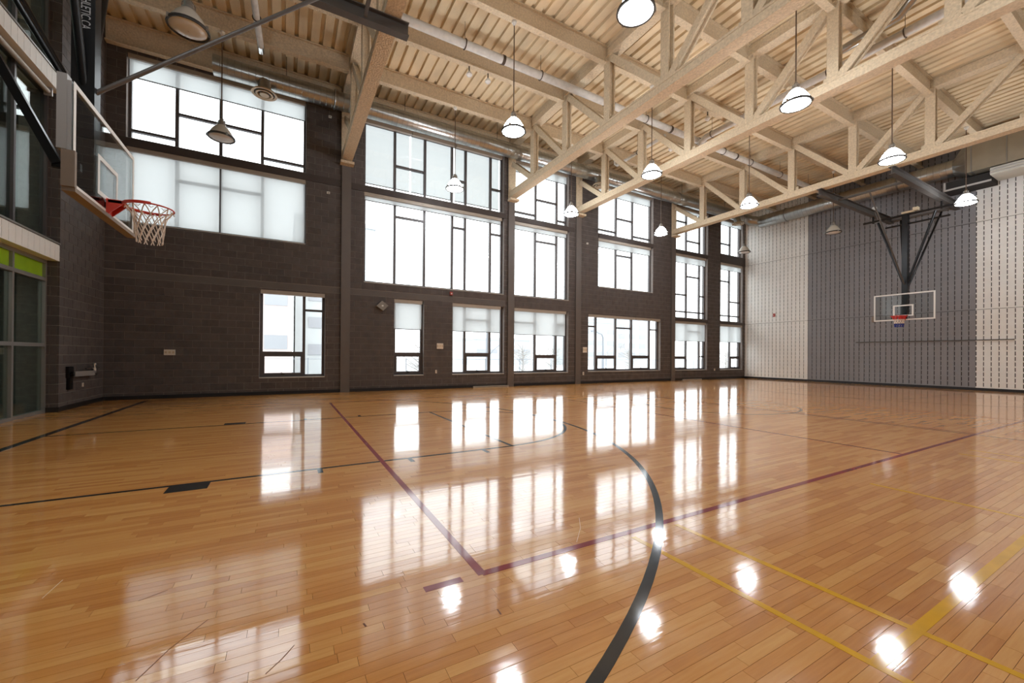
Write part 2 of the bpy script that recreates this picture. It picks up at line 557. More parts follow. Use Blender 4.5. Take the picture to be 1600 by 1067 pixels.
def build_floor():
    fl = MB().box(XL - 0.25, XR, YF, D, -0.25, -0.02).build('floor', M['subfloor'])
    tag(fl, 'glossy maple strip gym floor with painted court lines', kind='structure')
    rng = random.Random(5)
    w, gap = 0.057, 0.0007
    rows = int((D - YF) / w) + 1
    planks = []
    for i in range(rows):
        y0 = YF + i * w
        y1 = min(y0 + w, D)
        x = XL - 0.24 - rng.random() * 0.6
        while x < XR:
            ln = rng.choice((0.3, 0.38, 0.46, 0.56, 0.7, 0.9))
            a, b = max(x, XL - 0.24), min(x + ln, XR)
            if b - a > 0.03:
                planks.append((a, b, y0, y1, rng.gauss(0, 0.0016), rng.random()))
            x += ln
    scored = []
    for k, p in enumerate(planks):
        q = project(((p[0] + p[1]) / 2, (p[2] + p[3]) / 2, 0))
        if q and -40 < q[0] < 1640 and q[1] < 1090:
            scored.append(((p[1] - p[0]) / q[2] ** 3, k))
    scored.sort(reverse=True)
    single = {k for _, k in scored[:300]}
    unit = MB().box(-0.5, 0.5, -w / 2 + gap, w / 2 - gap, -0.02, 0.0)
    ume = bpy.data.meshes.new('plank')
    ume.from_pydata(unit.v, [], unit.f)
    ume.materials.append(M['plank'])
    vs, fs, tint = [], [], []
    for k, (a, b, y0, y1, tl, t) in enumerate(planks):
        if k in single:
            o = bpy.data.objects.new('plank', ume)
            COL.objects.link(o)
            o.parent = fl
            o.location = ((a + b) / 2, (y0 + y1) / 2, 0)
            o.scale = (b - a - 2 * gap, 1, 1)
            o.rotation_euler = (tl, 0, 0)
        else:
            n = len(vs)
            h0, h1 = -tl * w / 2, tl * w / 2
            X0, X1, Y0, Y1 = a + gap, b - gap, y0 + gap, y1 - gap
            vs += [(X0, Y0, h0), (X1, Y0, h0), (X1, Y1, h1), (X0, Y1, h1), (X0, Y0, -.02), (X1, Y0, -.02), (X1, Y1, -.02), (X0, Y1, -.02)]
            fs += [(n, n + 1, n + 2, n + 3), (n, n + 4, n + 5, n + 1), (n + 1, n + 5, n + 6, n + 2), (n + 2, n + 6, n + 7, n + 3), (n + 3, n + 7, n + 4, n)]
            tint += [t] * 8
    me = bpy.data.meshes.new('plank_field')
    me.from_pydata(vs, [], fs)
    me.materials.append(M['plank_f'])
    at = me.attributes.new('tint', 'FLOAT', 'POINT')
    at.data.foreach_set('value', tint)
    o = bpy.data.objects.new('plank_field', me)
    COL.objects.link(o)
    o.parent = fl
    o['kind'] = 'stuff'

    Z0, Z1 = -0.004, 0.0009

    def rect(m, x0, x1, y0, y1, zt=Z1):
        MB().box(x0, x1, y0, y1, Z0, zt).build('court_line', M[m], fl)

    def ring(m, c, r, w_, a0, a1, zt=Z1, n=64):
        MB().ring(c, r, w_, a0, a1, Z0, zt, n).build('court_line', M[m], fl)
    L = 0.05
    yc = 6.61
    for s, xb in ((1, -3.1), (-1, 22.5)):
        def X(d):
            return xb + s * d
        def rx(m, d0, d1, y0, y1):
            rect(m, min(X(d0), X(d1)), max(X(d0), X(d1)), y0, y1)
        rx('line_black', -0.05, 0.05, YF + 0.05, D - 0.55)
        rx('line_black', 0.05, 5.81, 4.79 - L / 2, 4.79 + L / 2)
        rx('line_black', 0.05, 5.81, 8.43 - L / 2, 8.43 + L / 2)
        rx('line_black', 5.76, 5.81, 4.82, 8.40)
        rx('line_black', 2.17, 2.48, 4.56, 4.765)
        rx('line_black', 2.17, 2.48, 8.455, 8.63)
        for d in (3.42, 4.38, 5.34):
            rx('line_black', d - 0.025, d + 0.025, 4.61, 4.765)
            rx('line_black', d - 0.025, d + 0.025, 8.455, 8.60)
        a0, a1 = (-math.pi / 2, math.pi / 2) if s > 0 else (math.pi / 2, 3 * math.pi / 2)
        ring('line_black', (X(5.785), yc), 1.80, L, a0, a1)
        ring('line_black', (X(1.6), yc), 5.99, 0.056, a0, a1, 0.0013, 110)
        rx('line_black', 0.05, 1.6, yc + 5.962, yc + 6.018)
        rx('line_black', 0.05, 1.6, yc - 6.018, yc - 5.962)
    rect('line_black', 9.72 - 0.02, 9.72 + 0.02, YF + 0.05, D - 0.55)
    ring('line_black', (9.72, yc), 1.83, L, 0, 2 * math.pi, n=72)
    # volleyball lines
    for x in (0.97, 18.75):
        rect('line_red', x - 0.025, x + 0.025, 2.06, 11.12, 0.0011)
    for x in (6.9, 12.82):
        rect('line_red', x - 0.02, x + 0.02, 2.1, 11.07, 0.0011)
    rect('line_red', 9.86 - 0.02, 9.86 + 0.02, 2.1, 11.07, 0.0011)
    for y in (2.07, 11.09):
        rect('line_red', 0.97, 18.75, y - 0.025, y + 0.025, 0.0012)
    for x0, x1 in ((0.64, 0.85), (18.87, 19.08)):
        for y in (2.07, 11.09):
            rect('line_red', x0, x1, y - 0.025, y + 0.025, 0.0011)
    # badminton lines
    for x in (2.07, 2.50, 5.0, 7.6, 8.05):
        rect('line_yellow', x - 0.02, x + 0.02, YF + 0.3, 2.0 if x < 3 else 1.75, 0.0010)
    rect('line_yellow', 2.05, 8.07, 0.68, 0.73, 0.0011)
    # a few scuffs with a shape of their own
    for m, pts, wd in SCUFFS:
        for a, b in zip(pts[:-1], pts[1:]):
            MB().bar((a[0], a[1], 0.0009), (b[0], b[1], 0.0009), wd, 0.0006).build('scuff', M[m], fl)
    return fl


FLOOR = build_floor()

# ------------------------------------------------------------------ window wall
# opening (x0, x1, z0, z1), mullions, transoms per column (list of z), awning columns, shades (x0, x1, bottom), place word
K = (GL / 14.16)
WIN = [
    # lower row
    dict(o=(-0.70, 1.06, 0.51, 3.12), v=[0.47], t=[[1.24], [2.58]], a=[0], s=[(-0.66, 1.03, 2.98)], n='lower window left of the first column'),
    dict(o=(3.21, 4.25, 0.51, 3.12), v=[], t=[[1.25]], a=[0], s=[(3.22, 4.17, 2.12)], n='narrow lower window by the diamond speaker'),
    dict(o=(5.32, 7.47, 0.51, 3.13), v=[5.83, 6.87], t=[[], [1.26, 2.56], []], a=[1], s=[(5.33, 7.30, 2.12)], n='lower window left of the second column'),
    dict(o=(7.86, 10.60, 0.51, 3.12), v=[8.95, 10.0], t=[[2.56], [1.21], [2.56]], a=[1], s=[(7.88, 10.47, 2.08)], n='lower window between second and third columns'),
    dict(o=(11.70, 16.32, 0.53, 3.08), v=[12.2, 13.4, 14.41, 15.62], t=[[2.55], [1.2], [2.54], [1.21], [2.54]], a=[1, 3], s=[(11.74, 14.6, 2.95), (14.66, 16.28, 2.95)], n='wide lower window between third and fourth columns'),
    dict(o=(17.40, 19.97, 0.52, 3.06), v=[18.35, 19.42], t=[[1.19], [2.56], [1.23]], a=[0], s=[(17.42, 19.86, 2.05)], n='lower window right of the fourth column'),
    dict(o=(21.09, 23.18, 0.51, 3.06), v=[22.1], t=[[], [1.21]], a=[1], s=[(21.1, 23.14, 2.07)], n='lower window in the far corner'),
    # middle row
    dict(o=(-3.67, 0.49, 4.62, 6.60), v=[-2.65, -1.67, -0.66], t=[[], [5.94], [5.94], []], a=[], s=[(-3.64, -1.70, 4.66), (-1.66, 0.46, 4.66)], n='middle window left of the first column'),
    dict(o=(2.21, 7.44, 3.62, 6.60), v=[3.22, 4.26, 5.31, 5.82, 6.87], t=[[], [5.97], [], [5.94], [], [5.93]], a=[], s=[(2.23, 7.32, 6.36)], n='middle window between first and second columns'),
    dict(o=(7.84, 10.61, 3.61, 6.58), v=[8.94, 10.01], t=[[], [5.95], []], a=[], s=[(7.86, 10.5, 6.30)], n='middle window between second and third columns'),
    dict(o=(12.26, 15.76, 4.35, 6.56), v=[13.39, 14.41], t=[[], [5.93], []], a=[], s=[(12.28, 15.6, 6.18)], n='middle window between third and fourth columns'),
    dict(o=(17.43, 19.98, 3.22, 6.55), v=[18.35, 19.41], t=[[3.57, 4.45], [3.57, 5.44], [3.57, 4.47]], a=[], s=[(17.45, 19.86, 6.12)], n='middle window right of the fourth column'),
    dict(o=(21.13, 23.18, 3.20, 6.50), v=[22.06], t=[[3.55, 5.49], [3.55, 4.36]], a=[], s=[(21.15, 23.12, 6.14)], n='middle window in the far corner'),
    # upper row
    dict(o=(-3.68, 0.48, 6.81, 9.03), v=[-2.66, -1.68, -0.67], t=[[7.06], [7.76], [7.76], [7.05]], a=[], s=[(-3.64, 0.44, 8.46)], n='upper window left of the first column'),
    dict(o=(2.20, 7.42, 6.80, 9.03), v=[3.21, 4.27, 5.29, 5.83, 6.87], t=[[], [7.72], [], [7.7], [], [7.68]], a=[], s=[(2.22, 3.76, 7.01), (3.82, 5.39, 7.01), (5.46, 7.32, 7.01)], n='upper window between first and second columns'),
    dict(o=(7.84, 10.58, 6.78, 9.02), v=[8.95, 10.01], t=[[7.0], [7.67], [6.97]], a=[], s=[(7.86, 10.5, 8.61)], n='upper window between second and third columns'),
    dict(o=(12.25, 15.76, 6.76, 9.02), v=[13.39, 14.44], t=[[6.98], [7.65], [6.96]], a=[], s=[(12.28, 15.6, 8.59)], n='upper window between third and fourth columns'),
    dict(o=(17.44, 20.0, 6.74, 9.0), v=[18.34, 19.42], t=[[8.26], [7.32], []], a=[], s=[(17.46, 19.88, 8.76)], n='upper window right of the fourth column'),
    dict(o=(21.14, 23.18, 6.98, 9.0), v=[22.1], t=[[7.6], []], a=[], s=[(21.16, 23.12, 8.65)], n='upper window in the far corner'),
]
HOLES = [w['o'] for w in WIN]
BAND = [(XL, 1.5, 3.17, 3.36), (1.8, 7.5, 3.17, 3.36)]
SPAN = [(XL, 1.5, 6.60, 6.81), (1.8, 7.5, 6.60, 6.80), (7.84, 10.9, 6.58, 6.78), (12.26, 15.76, 6.56, 6.76), (17.4, 20.0, 6.55, 6.74), (21.1, 23.4, 6.50, 6.98), (17.4, 20.0, 3.06, 3.22), (21.1, 23.4, 3.06, 3.20)]


def block_field(parent, rect, holes, make, proud, single_max, course=0.2, length=0.4, zoff=-0.03, seed=3):
    """running bond; make(u0,u1,z0,z1,proud) adds a block to an MB; whole blocks that show largest become objects"""
    x0, x1, z0, z1 = rect
    j = 0.0055
    full, rest = [], MB()
    k = 0
    z = z0 + zoff
    while z < z1 - 0.02:
        u = x0 - (0.2 if k % 2 else 0.0)
        while u < x1 - 0.01:
            r = (max(u, x0) + j, min(u + length, x1) - j, max(z, z0) + j, min(z + course, z1) - j)
            parts = sub_rects(r, [(h[0] - j, h[1] + j, h[2] - j, h[3] + j) for h in holes])
            if len(parts) == 1 and parts[0] == r and abs((r[1] - r[0]) - (length - 2 * j)) < 1e-6 and abs((r[3] - r[2]) - (course - 2 * j)) < 1e-6:
                full.append(r)
            else:
                for q in parts:
                    if q[1] - q[0] > 0.012 and q[3] - q[2] > 0.012:
                        make(rest, q)
            u += length
        z += course
        k += 1
    return full, rest


def build_window_wall():
    t = 0.34
    body = MB()
    for r in sub_rects((XL - 0.4, XR + 0.3, -0.02, ZC), HOLES):
        body.box(r[0], r[1], D + 0.007, D + t, r[2], r[3])
    wb = body.build('wall_back', M['mortar'])
    tag(wb, 'dark block wall with three rows of windows', kind='structure')

    def mk(mb, q):
        mb.box(q[0], q[1], D, D + 0.03, q[2], q[3])
    full, rest = block_field(wb, (XL, XR, 0.0, ZC - 0.05), HOLES + BAND + SPAN, mk, 0.012, 300)
    sc = []
    for i, r in enumerate(full):
        q = project(((r[0] + r[1]) / 2, D, (r[2] + r[3]) / 2))
        vis = q and 0 < q[0] < 1600 and 0 < q[1] < 1067
        sc.append((1.0 / q[2] ** 2 if vis else 0, i))
    sc.sort(reverse=True)
    single = {i for _, i in sc[:280]}
    u = MB().box(-0.1945, 0.1945, 0, 0.03, -0.0945, 0.0945)
    me = bpy.data.meshes.new('block')
    me.from_pydata(u.v, [], u.f)
    me.materials.append(M['block'])
    rr = random.Random(9)
    for i, r in enumerate(full):
        if i in single:
            o = bpy.data.objects.new('block', me)
            COL.objects.link(o)
            o.parent = wb
            o.location = ((r[0] + r[1]) / 2, D + rr.uniform(-0.0015, 0.0015), (r[2] + r[3]) / 2)
        else:
            mk(rest, r)
    rest.build('block_field', M['block_f'], wb)['kind'] = 'stuff'
    for h in BAND:
        MB().box(h[0], h[1], D + 0.004, D + 0.03, h[2] + 0.006, h[3] - 0.006).build('bond_band', M['bond'], wb)
    for h in SPAN:
        MB().box(h[0], h[1], D - 0.02, D + 0.05, h[2], h[3]).build('spandrel_beam', M['spandrel'], wb)
    b = MB()
    b.box(XL, XR, D - 0.014, D + 0.02, 0.0, 0.10)
    tag(b.build('baseboard_back', M['base']), 'black rubber base along the window wall', kind='structure')
    return wb


build_window_wall()


def build_windows():
    for i, w in enumerate(WIN):
        x0, x1, z0, z1 = w['o']
        root = empty('window_%d' % (i + 1), ((x0 + x1) / 2, GL, z0))
        tag(root, w['n'], kind='structure')
        ya, yb = GL - 0.05, GL + 0.05
        fw = 0.08 if z0 < 1 else 0.065
        fr = MB()
        fr.box(x0, x0 + fw, ya, yb, z0, z1).box(x1 - fw, x1, ya, yb, z0, z1)
        fr.box(x0 + fw, x1 - fw, ya, yb, z0, z0 + fw).box(x0 + fw, x1 - fw, ya, yb, z1 - fw, z1)
        fr.build('window_frame', M['frame'], root)
        MB().box(x0, x1, D - 0.012, ya, z0 - 0.02, z0 + 0.012).build('window_sill', M['sill'], root)
        vx = [x0 + fw] + [a * K for a in w['v']] + [x1 - fw]
        for a in w['v']:
            MB().box(a * K - 0.04, a * K + 0.04, ya, yb, z0 + fw, z1 - fw).build('mullion', M['frame'], root)
        for c in range(len(vx) - 1):
            a = vx[c] + (0.04 if c else 0)
            b = vx[c + 1] - (0.04 if c < len(vx) - 2 else 0)
            zz = [z0 + fw]
            for tz in w['t'][c]:
                tzz = CAM_H + (tz - CAM_H) * K
                hh = 0.05 if (c in w['a'] and tz < 1.5) else 0.033
                MB().box(a, b, ya, yb, tzz - hh, tzz + hh).build('transom', M['frame'], root)
                zz.append(tzz - hh)
                zz.append(tzz + hh)
            zz.append(z1 - fw)
            for q in range(0, len(zz), 2):
                p0, p1 = zz[q], zz[q + 1]
                if c in w['a'] and q == 0:
                    sash = MB()
                    s = 0.05
                    yc0, yc1 = ya - 0.02, ya + 0.03
                    sash.box(a, a + s, yc0, yc1, p0, p1).box(b - s, b, yc0, yc1, p0, p1).box(a + s, b - s, yc0, yc1, p0, p0 + s).box(a + s, b - s, yc0, yc1, p1 - s, p1)
                    so = sash.build('awning_sash', M['frame'], root)
                    xm = (a + b) / 2
                    MB().box(xm - 0.05, xm + 0.05, yc0 - 0.03, yc0, p0 + 0.005, p0 + 0.03).bar((xm, yc0 - 0.02, p0 + 0.03), (xm - 0.05, yc0 - 0.02, p0 + 0.075), 0.015, 0.015).build('sash_handle', M['black'], so)
                    MB().box(a + s, b - s, GL - 0.006, GL + 0.006, p0 + s, p1 - s).build('pane', M['glass'], root)
                else:
                    MB().box(a, b, GL - 0.006, GL + 0.006, p0, p1).build('pane', M['glass'], root)
        # roller shades
        for j, (a, b, zb) in enumerate(w['s']):
            r = empty('roller_shade', ((a + b) / 2, D + 0.06, z1))
            side = '' if len(w['s']) == 1 else ['leftmost ', 'middle ', 'rightmost '][j if len(w['s']) == 3 else 2 * j]
            down = zb < z1 - 0.35
            tag(r, side + ('lowered white roller shade, ' if down else 'rolled up roller shade, ') + w['n'], 'roller shade', 'roller shades of the window wall')
            hs = MB().box(a - 0.02, b + 0.02, D + 0.01, D + 0.115, z1 - 0.115, z1)
            hs.build('shade_housing', M['housing'], r)
            if z1 - zb > 0.16:
                fy = GL + 0.062 if len(w['s']) == 3 else D + 0.07
                MB().add([(a, fy, zb), (b, fy, zb), (b, fy, z1 - (0.03 if len(w['s']) == 3 else 0.11)), (a, fy, z1 - (0.03 if len(w['s']) == 3 else 0.11))], [(0, 1, 2, 3)]).build('shade_fabric', M['shade_toned_down' if len(w['s']) == 3 else 'shade'], r)
                MB().box(a, b, fy - 0.01, fy + 0.01, zb - 0.025, zb).build('hem_bar', M['hem'], r)


build_windows()


# ------------------------------------------------------------------ steel columns on the window wall
def build_columns():
    for i, x in enumerate(TRUSS_X):
        r = empty('steel_column', (x, D - 0.02, 0))
        tag(r, 'taupe painted steel column at the window wall, %s from the left' % ORD[i], 'column', 'columns of the window wall', 'thing')
        c = MB()
        c.box(x - 0.14, x + 0.14, D - 0.055, D - 0.038, 0.0, 7.30).box(x - 0.14, x + 0.14, D - 0.018, D - 0.002, 0.0, 7.30).box(x - 0.01, x + 0.01, D - 0.038, D - 0.018, 0.0, 7.30)
        c.build('shaft', M['column'], r)
        f = MB()
        f.box(x - 0.16, x + 0.16, D - 0.07, D - 0.03, 7.30, 9.70).box(x - 0.02, x + 0.02, D - 0.03, D - 0.002, 7.30, 9.70)
        f.build('fireproofed_top', M['fire'], r)
        MB().box(x - 0.20, x + 0.20, D - 0.30, D - 0.056, 7.28, 7.36).build('bearing_seat', M['fire'], r)


build_columns()


# ------------------------------------------------------------------ right wall with slotted acoustic panels
def slotted_mesh(name, w, h, material, axis, tab=0.055, course=0.2, slot=0.025, th=0.03):
    """strip with notched edge; axis 'y': strip lies on a wall of constant x"""
    mb = MB()
    mb.box(-th, 0, -w / 2, w / 2 - slot, 0, h)
    z = 0.0
    while z < h - 0.01:
        mb.box(-th + 0.004, -0.0005, w / 2 - slot, w / 2, z, min(z + tab, h))
        z += course
    me = bpy.data.meshes.new(name)
    me.from_pydata(mb.v, [], mb.f)
    me.materials.append(material)
    return me


def build_right_wall():
    wr = MB().box(XR + 0.001, XR + 0.3, YF - 0.3, D + 0.3, -0.02, ZC).build('wall_right', M['slot'])
    tag(wr, 'end wall of slotted pale and grey acoustic panels', kind='structure')
    tiers = ((0.10, 3.12), (3.135, 6.52), (6.535, 9.70))
    P = 0.1935
    me = {}
    for ti, (a, b) in enumerate(tiers):
        for c in ('panel_pale', 'panel_grey'):
            me[ti, c] = slotted_mesh('panel', P, b - a, M[c], 'y')
    y = 10.765
    ys = []
    while y > YF:
        ys.append(y - P / 2)
        y -= P
    y = 10.765
    while y < D - 0.02:
        ys.append(y + P / 2)
        y += P
    for yc in ys:
        c = 'panel_grey' if 4.98 < yc < 10.765 else 'panel_pale'
        for ti, (a, b) in enumerate(tiers):
            o = bpy.data.objects.new('panel', me[ti, c])
            COL.objects.link(o)
            o.parent = wr
            o.location = (XR, yc, a)
    tag(MB().box(XR - 0.045, XR - 0.0305, YF, D, 0.0, 0.10).build('baseboard_right', M['base']), 'black rubber base along the panel wall', kind='structure')
    # horizontal rail
    r = empty('wall_rail', (XR - 0.05, 6.3, 1.94))
    tag(r, 'thin dark horizontal rail on the grey panel wall', 'rail')
    MB().tube([(XR - 0.07, 8.73, 1.95), (XR - 0.07, 3.99, 1.95)], 0.018, 8).build('tube', M['steel_dark'], r)
    for yy in (8.5, 7.0, 5.5, 4.2):
        MB().box(XR - 0.07, XR - 0.0302, yy - 0.015, yy + 0.015, 1.935, 1.965).build('bracket', M['steel_dark'], r)
    s = empty('alarm_strobe', (XR - 0.03, 12.41, 3.45))
    tag(s, 'small dark red alarm strobe on the pale panels', 'alarm')
    MB().box(XR - 0.055, XR - 0.0302, 12.35, 12.46, 3.45, 3.62).build('housing', M['strobe'], s)
    MB().lathe([(0.03, 0), (0.025, 0.02)], (XR - 0.075, 12.405, 3.52), 12).build('lens', M['white'], s)


build_right_wall()


# ------------------------------------------------------------------ left wall: block pier, fascias, recessed storefront
def build_left_wall():
    PYE = 11.75
    wl = MB()
    wl.box(XL - 0.6, XL - 0.007, PYE + 0.007, D + 0.34, -0.02, ZC)
    w = wl.build('wall_left', M['mortar'])
    tag(w, 'grey block pier at the left end of the window wall', kind='structure')

    def mk(mb, q):
        mb.box(XL - 0.03, XL, q[0], q[1], q[2], q[3])
    full, rest = block_field(w, (PYE, D - 0.002, 0.0, ZC - 0.05), [], mk, 0.012, 200)
    u = MB().box(-0.03, 0, -0.1945, 0.1945, -0.0945, 0.0945)
    me = bpy.data.meshes.new('block')
    me.from_pydata(u.v, [], u.f)
    me.materials.append(M['block'])
    for r in full:
        o = bpy.data.objects.new('block', me)
        COL.objects.link(o)
        o.parent = w
        o.location = (XL, (r[0] + r[1]) / 2, (r[2] + r[3]) / 2)
    # return face of the pier
    z, k = -0.03, 0
    while z < ZC - 0.1:
        for a, b in (((XL - 0.23, XL - 0.031),) if k % 2 else ((XL - 0.23, XL - 0.14), (XL - 0.13, XL - 0.031))):
            rest.box(a, b, PYE, PYE + 0.03, max(z, 0) + 0.0055, z + 0.1945)
        z += 0.2
        k += 1
    rest.build('block_field', M['block_f'], w)['kind'] = 'stuff'
    tag(MB().box(XL - 0.002, XL + 0.012, PYE - 0.012, D - 0.014, 0, 0.10).box(XL - 0.2, XL - 0.002, PYE - 0.012, PYE + 0.0, 0, 0.10).build('baseboard_left', M['base']), 'black rubber base around the pier', kind='structure')
    # fascia bands with pale slotted panels
    P = 0.1935
    for n, (z0, z1) in enumerate(((3.08, 3.45), (6.50, 6.86))):
        fa = MB().box(XL - 0.5, XL - 0.031, YF, PYE, z0, z1 - 0.03).build('trim_%d' % (n + 1), M['panel_pale'])
        tag(fa, ('lower' if n == 0 else 'upper') + ' pale slotted fascia band of the gallery side', kind='structure')
        m1 = slotted_mesh('panel', P, z1 - z0 - 0.045, M['panel_pale'], 'y', tab=0.02, slot=0.008)
        y = PYE - P / 2
        while y > YF:
            o = bpy.data.objects.new('panel', m1)
            COL.objects.link(o)
            o.parent = fa
            o.location = (XL, y, z0)
            y -= P
        MB().box(XL - 0.5, XL + 0.012, YF, PYE + 0.005, z1 - 0.03, z1).build('cap_strip', M['alu'], fa)
    # glazing of the recess
    gx = XL - 0.23
    lev = [(0.0, 3.08, [1.37, 2.69], 'glazed entrance screen with green transoms under the gallery'), (3.45, 6.50, [], 'tall gallery glazing above the entrance screen'), (6.86, 9.70, [], 'top gallery glazing under the roof deck')]
    ymul = [11.72, 10.60, 9.45, 8.3, 7.15, 6.0, 4.85, 3.7, 2.55, 1.4, 0.25, YF + 0.03]
    for n, (z0, z1, tr, lab) in enumerate(lev):
        root = empty('window_%d' % (len(WIN) + 1 + n), (gx, 6, z0))
        tag(root, lab, kind='structure')
        fm = M['alu'] if n == 0 else M['frame']
        f = MB().box(gx - 0.05, gx + 0.05, YF, PYE - 0.001, z1 - 0.07, z1).box(gx - 0.05, gx + 0.05, YF, PYE - 0.001, z0, z0 + 0.06)
        f.build('window_frame', fm, root)
        for y in ymul:
            MB().box(gx - 0.05, gx + 0.05, y - 0.03, y + 0.03, z0 + 0.06, z1 - 0.07).build('mullion', fm, root)
        for q in range(len(ymul) - 1):
            b, a = ymul[q] - 0.03, ymul[q + 1] + 0.03
            zz = [z0 + 0.06]
            for tz in tr:
                hh = 0.035
                MB().box(gx - 0.05, gx + 0.05, a, b, tz - hh, tz + hh).build('transom', fm, root)
                zz += [tz - hh, tz + hh]
            zz.append(z1 - 0.07)
            for e in range(0, len(zz), 2):
                top = n == 0 and e == 4
                MB().box(gx - 0.006, gx + 0.006, a, b, zz[e], zz[e + 1]).build('pane', M['green_glass'] if top else M['dark_glass'], root)
        if n:
            pass
    # roller tube under the upper fascia
    r = empty('shade_roller', (gx + 0.12, 9.8, 6.4))
    tag(r, 'rolled up tan shade under the upper gallery fascia', 'roller shade')
    MB().tube([(gx + 0.12, 11.5, 6.40), (gx + 0.12, 6.1, 6.40)], 0.045, 12).build('roll', M['housing'], r, smooth=True)
    for yy in (11.53, 6.07):
        MB().box(gx + 0.06, gx + 0.18, yy - 0.015, yy + 0.015, 6.33, 6.499).build('bracket', M['steel_pale'], r)
    # corridor and gallery behind the glazing
    cb = MB()
    cb.box(XL - 3.4, XL - 3.2, YF - 0.3, D + 0.34, -0.02, ZC)
    tag(cb.build('wall_corridor', M['corridor']), 'grey corridor wall behind the entrance screen', kind='structure')
    for n, z in enumerate((0.0, 3.35, 6.76)):
        tag(MB().box(XL - 3.2, XL - 0.501 if z else XL - 0.26, YF, D, z - 0.25, z if z else -0.001).build('floor_%s' % ('corridor', 'gallery', 'loft')[n], M['corridor']), ('corridor floor behind the entrance screen', 'gallery floor slab behind the glazing', 'loft floor slab behind the top glazing')[n], kind='structure')
    for n, z in enumerate((3.08, 6.49, 9.70)):  # lights added to brighten the dark rooms behind the glazing
        g = empty('corridor_fill_light', (XL - 1.8, 9.0, z))
        tag(g, 'added linear fill light in the %s behind the glazing' % ('entrance corridor', 'gallery', 'loft')[n], 'light', 'added corridor fill lights')
        MB().box(XL - 1.9, XL - 1.7, 5.0, 12.5, z - 0.05, z - 0.001).build('housing', M['white'], g)
        MB().box(XL - 1.88, XL - 1.72, 5.05, 12.45, z - 0.06, z - 0.0501).build('diffuser', M['corr_fill'], g)
    tag(MB().box(XL - 3.4, XL - 0.6, D + 0.0, D + 0.34, -0.02, ZC).build('wall_corridor_end', M['corridor']), 'end wall of the corridor behind the glazing', kind='structure')
    tag(MB().box(XL - 3.4, XR + 0.3, YF - 0.3, YF, -0.02, ZC).build('wall_front', M['plain_wall']), 'plain painted side wall opposite the windows', kind='structure')


build_left_wall()


# ------------------------------------------------------------------ ceiling deck
def build_ceiling():
    mb = MB()
    p, flat, dep = 0.2957, 0.19, 0.075
    x = XL - 3.4
    prof = []
    while x < XR + 0.3:
        prof += [(x, ZC), (x + flat, ZC), (x + flat + 0.012, ZC + dep), (x + p - 0.012, ZC + dep)]
        x += p
    vs = [(a, YF - 0.3, z) for a, z in prof] + [(a, D + 0.34, z) for a, z in prof]
    n = len(prof)
    mb.add(vs, [(i, i + 1, n + i + 1, n + i) for i in range(n - 1)])
    mb.box(XL - 3.4, XR + 0.3, YF - 0.3, D + 0.34, ZC + dep + 0.02, ZC + 0.3)
    tag(mb.build('ceiling', M['deck']), 'beige sprayed ribbed metal roof deck', kind='structure')


build_ceiling()


# ------------------------------------------------------------------ roof beams, edge beams and trusses
def build_roof():
    xs = [XL] + list(TRUSS_X) + [XR]
    bay = ['left of the first truss', 'between first and second trusses', 'between second and third trusses', 'between third and fourth trusses', 'between fourth truss and panel wall']
    for b in range(5):
        x0 = xs[b] + (0.155 if b else 0.02)
        x1 = xs[b + 1] - (0.155 if b < 4 else 0.035)
        for k, y in enumerate(PY):
            o = MB().ibeam((x0, y, 9.485), (x1, y, 9.485), 0.165, 0.46, 0.028, 0.03).build('roof_beam', M['fire'], origin=((x0 + x1) / 2, y, 9.255))
            tag(o, 'beige sprayed roof beam %s, %s from the windows' % (bay[b], ORD[k]), 'beam', 'roof beams between the trusses', 'thing')
        e0, e1 = (x0 + 0.02 if b else x0), (x1 - 0.02 if b < 4 else x1)
        o = MB().ibeam((e0, D - 0.12, 9.40), (e1, D - 0.12, 9.40), 0.17, 0.62, 0.03, 0.03).build('edge_beam', M['fire'], origin=((x0 + x1) / 2, D - 0.12, 9.09))
        tag(o, 'deep beige edge beam above the windows, %s' % bay[b], 'beam', 'edge beams along the window wall', 'thing')
    zb0, zb1 = 7.42, 7.66
    zt0, zt1 = 9.44, 9.70
    for i, x in enumerate(TRUSS_X):
        r = empty('roof_truss', (x, 6.5, 7.42))
        tag(r, 'beige sprayed steel roof truss, %s from the left' % ORD[i], 'truss', 'roof trusses', 'thing')
        MB().ibeam((x, YF + 0.02, (zb0 + zb1) / 2), (x, D - 0.08, (zb0 + zb1) / 2), 0.30, zb1 - zb0, 0.05, 0.27).build('bottom_chord', M['fire'], r)
        MB().ibeam((x, YF + 0.02, (zt0 + zt1) / 2), (x, D - 0.075, (zt0 + zt1) / 2), 0.30, zt1 - zt0, 0.04, 0.27).build('top_chord', M['fire'], r)
        for y in PY:
            MB().ibeam((x, y, zb1 - 0.01), (x, y, zt0 + 0.01), 0.23, 0.20, 0.04, 0.09, up=(1, 0, 0)).build('vertical', M['fire'], r)
        nodes = [D - 0.1] + list(PY) + [YF + 0.1]
        for k in range(8):
            ya, yb = nodes[k], nodes[k + 1]
            if k < 4:
                a, b = (x, ya - 0.10, zt0 - 0.02 if k else 8.72), (x, yb + 0.14, zb1 + 0.03)
            else:
                a, b = (x, ya - 0.14, zb1 + 0.03), (x, yb + 0.10, zt0 - 0.02)
            MB().ibeam(a, b, 0.18, 0.19, 0.04, 0.08, up=(1, 0, 0)).build('diagonal', M['fire'], r)
        for y in PY:
            MB().box(x - 0.012, x + 0.012, y - 0.22, y + 0.22, zb1 - 0.005, zb1 + 0.16).build('gusset', M['fire'], r)


build_roof()


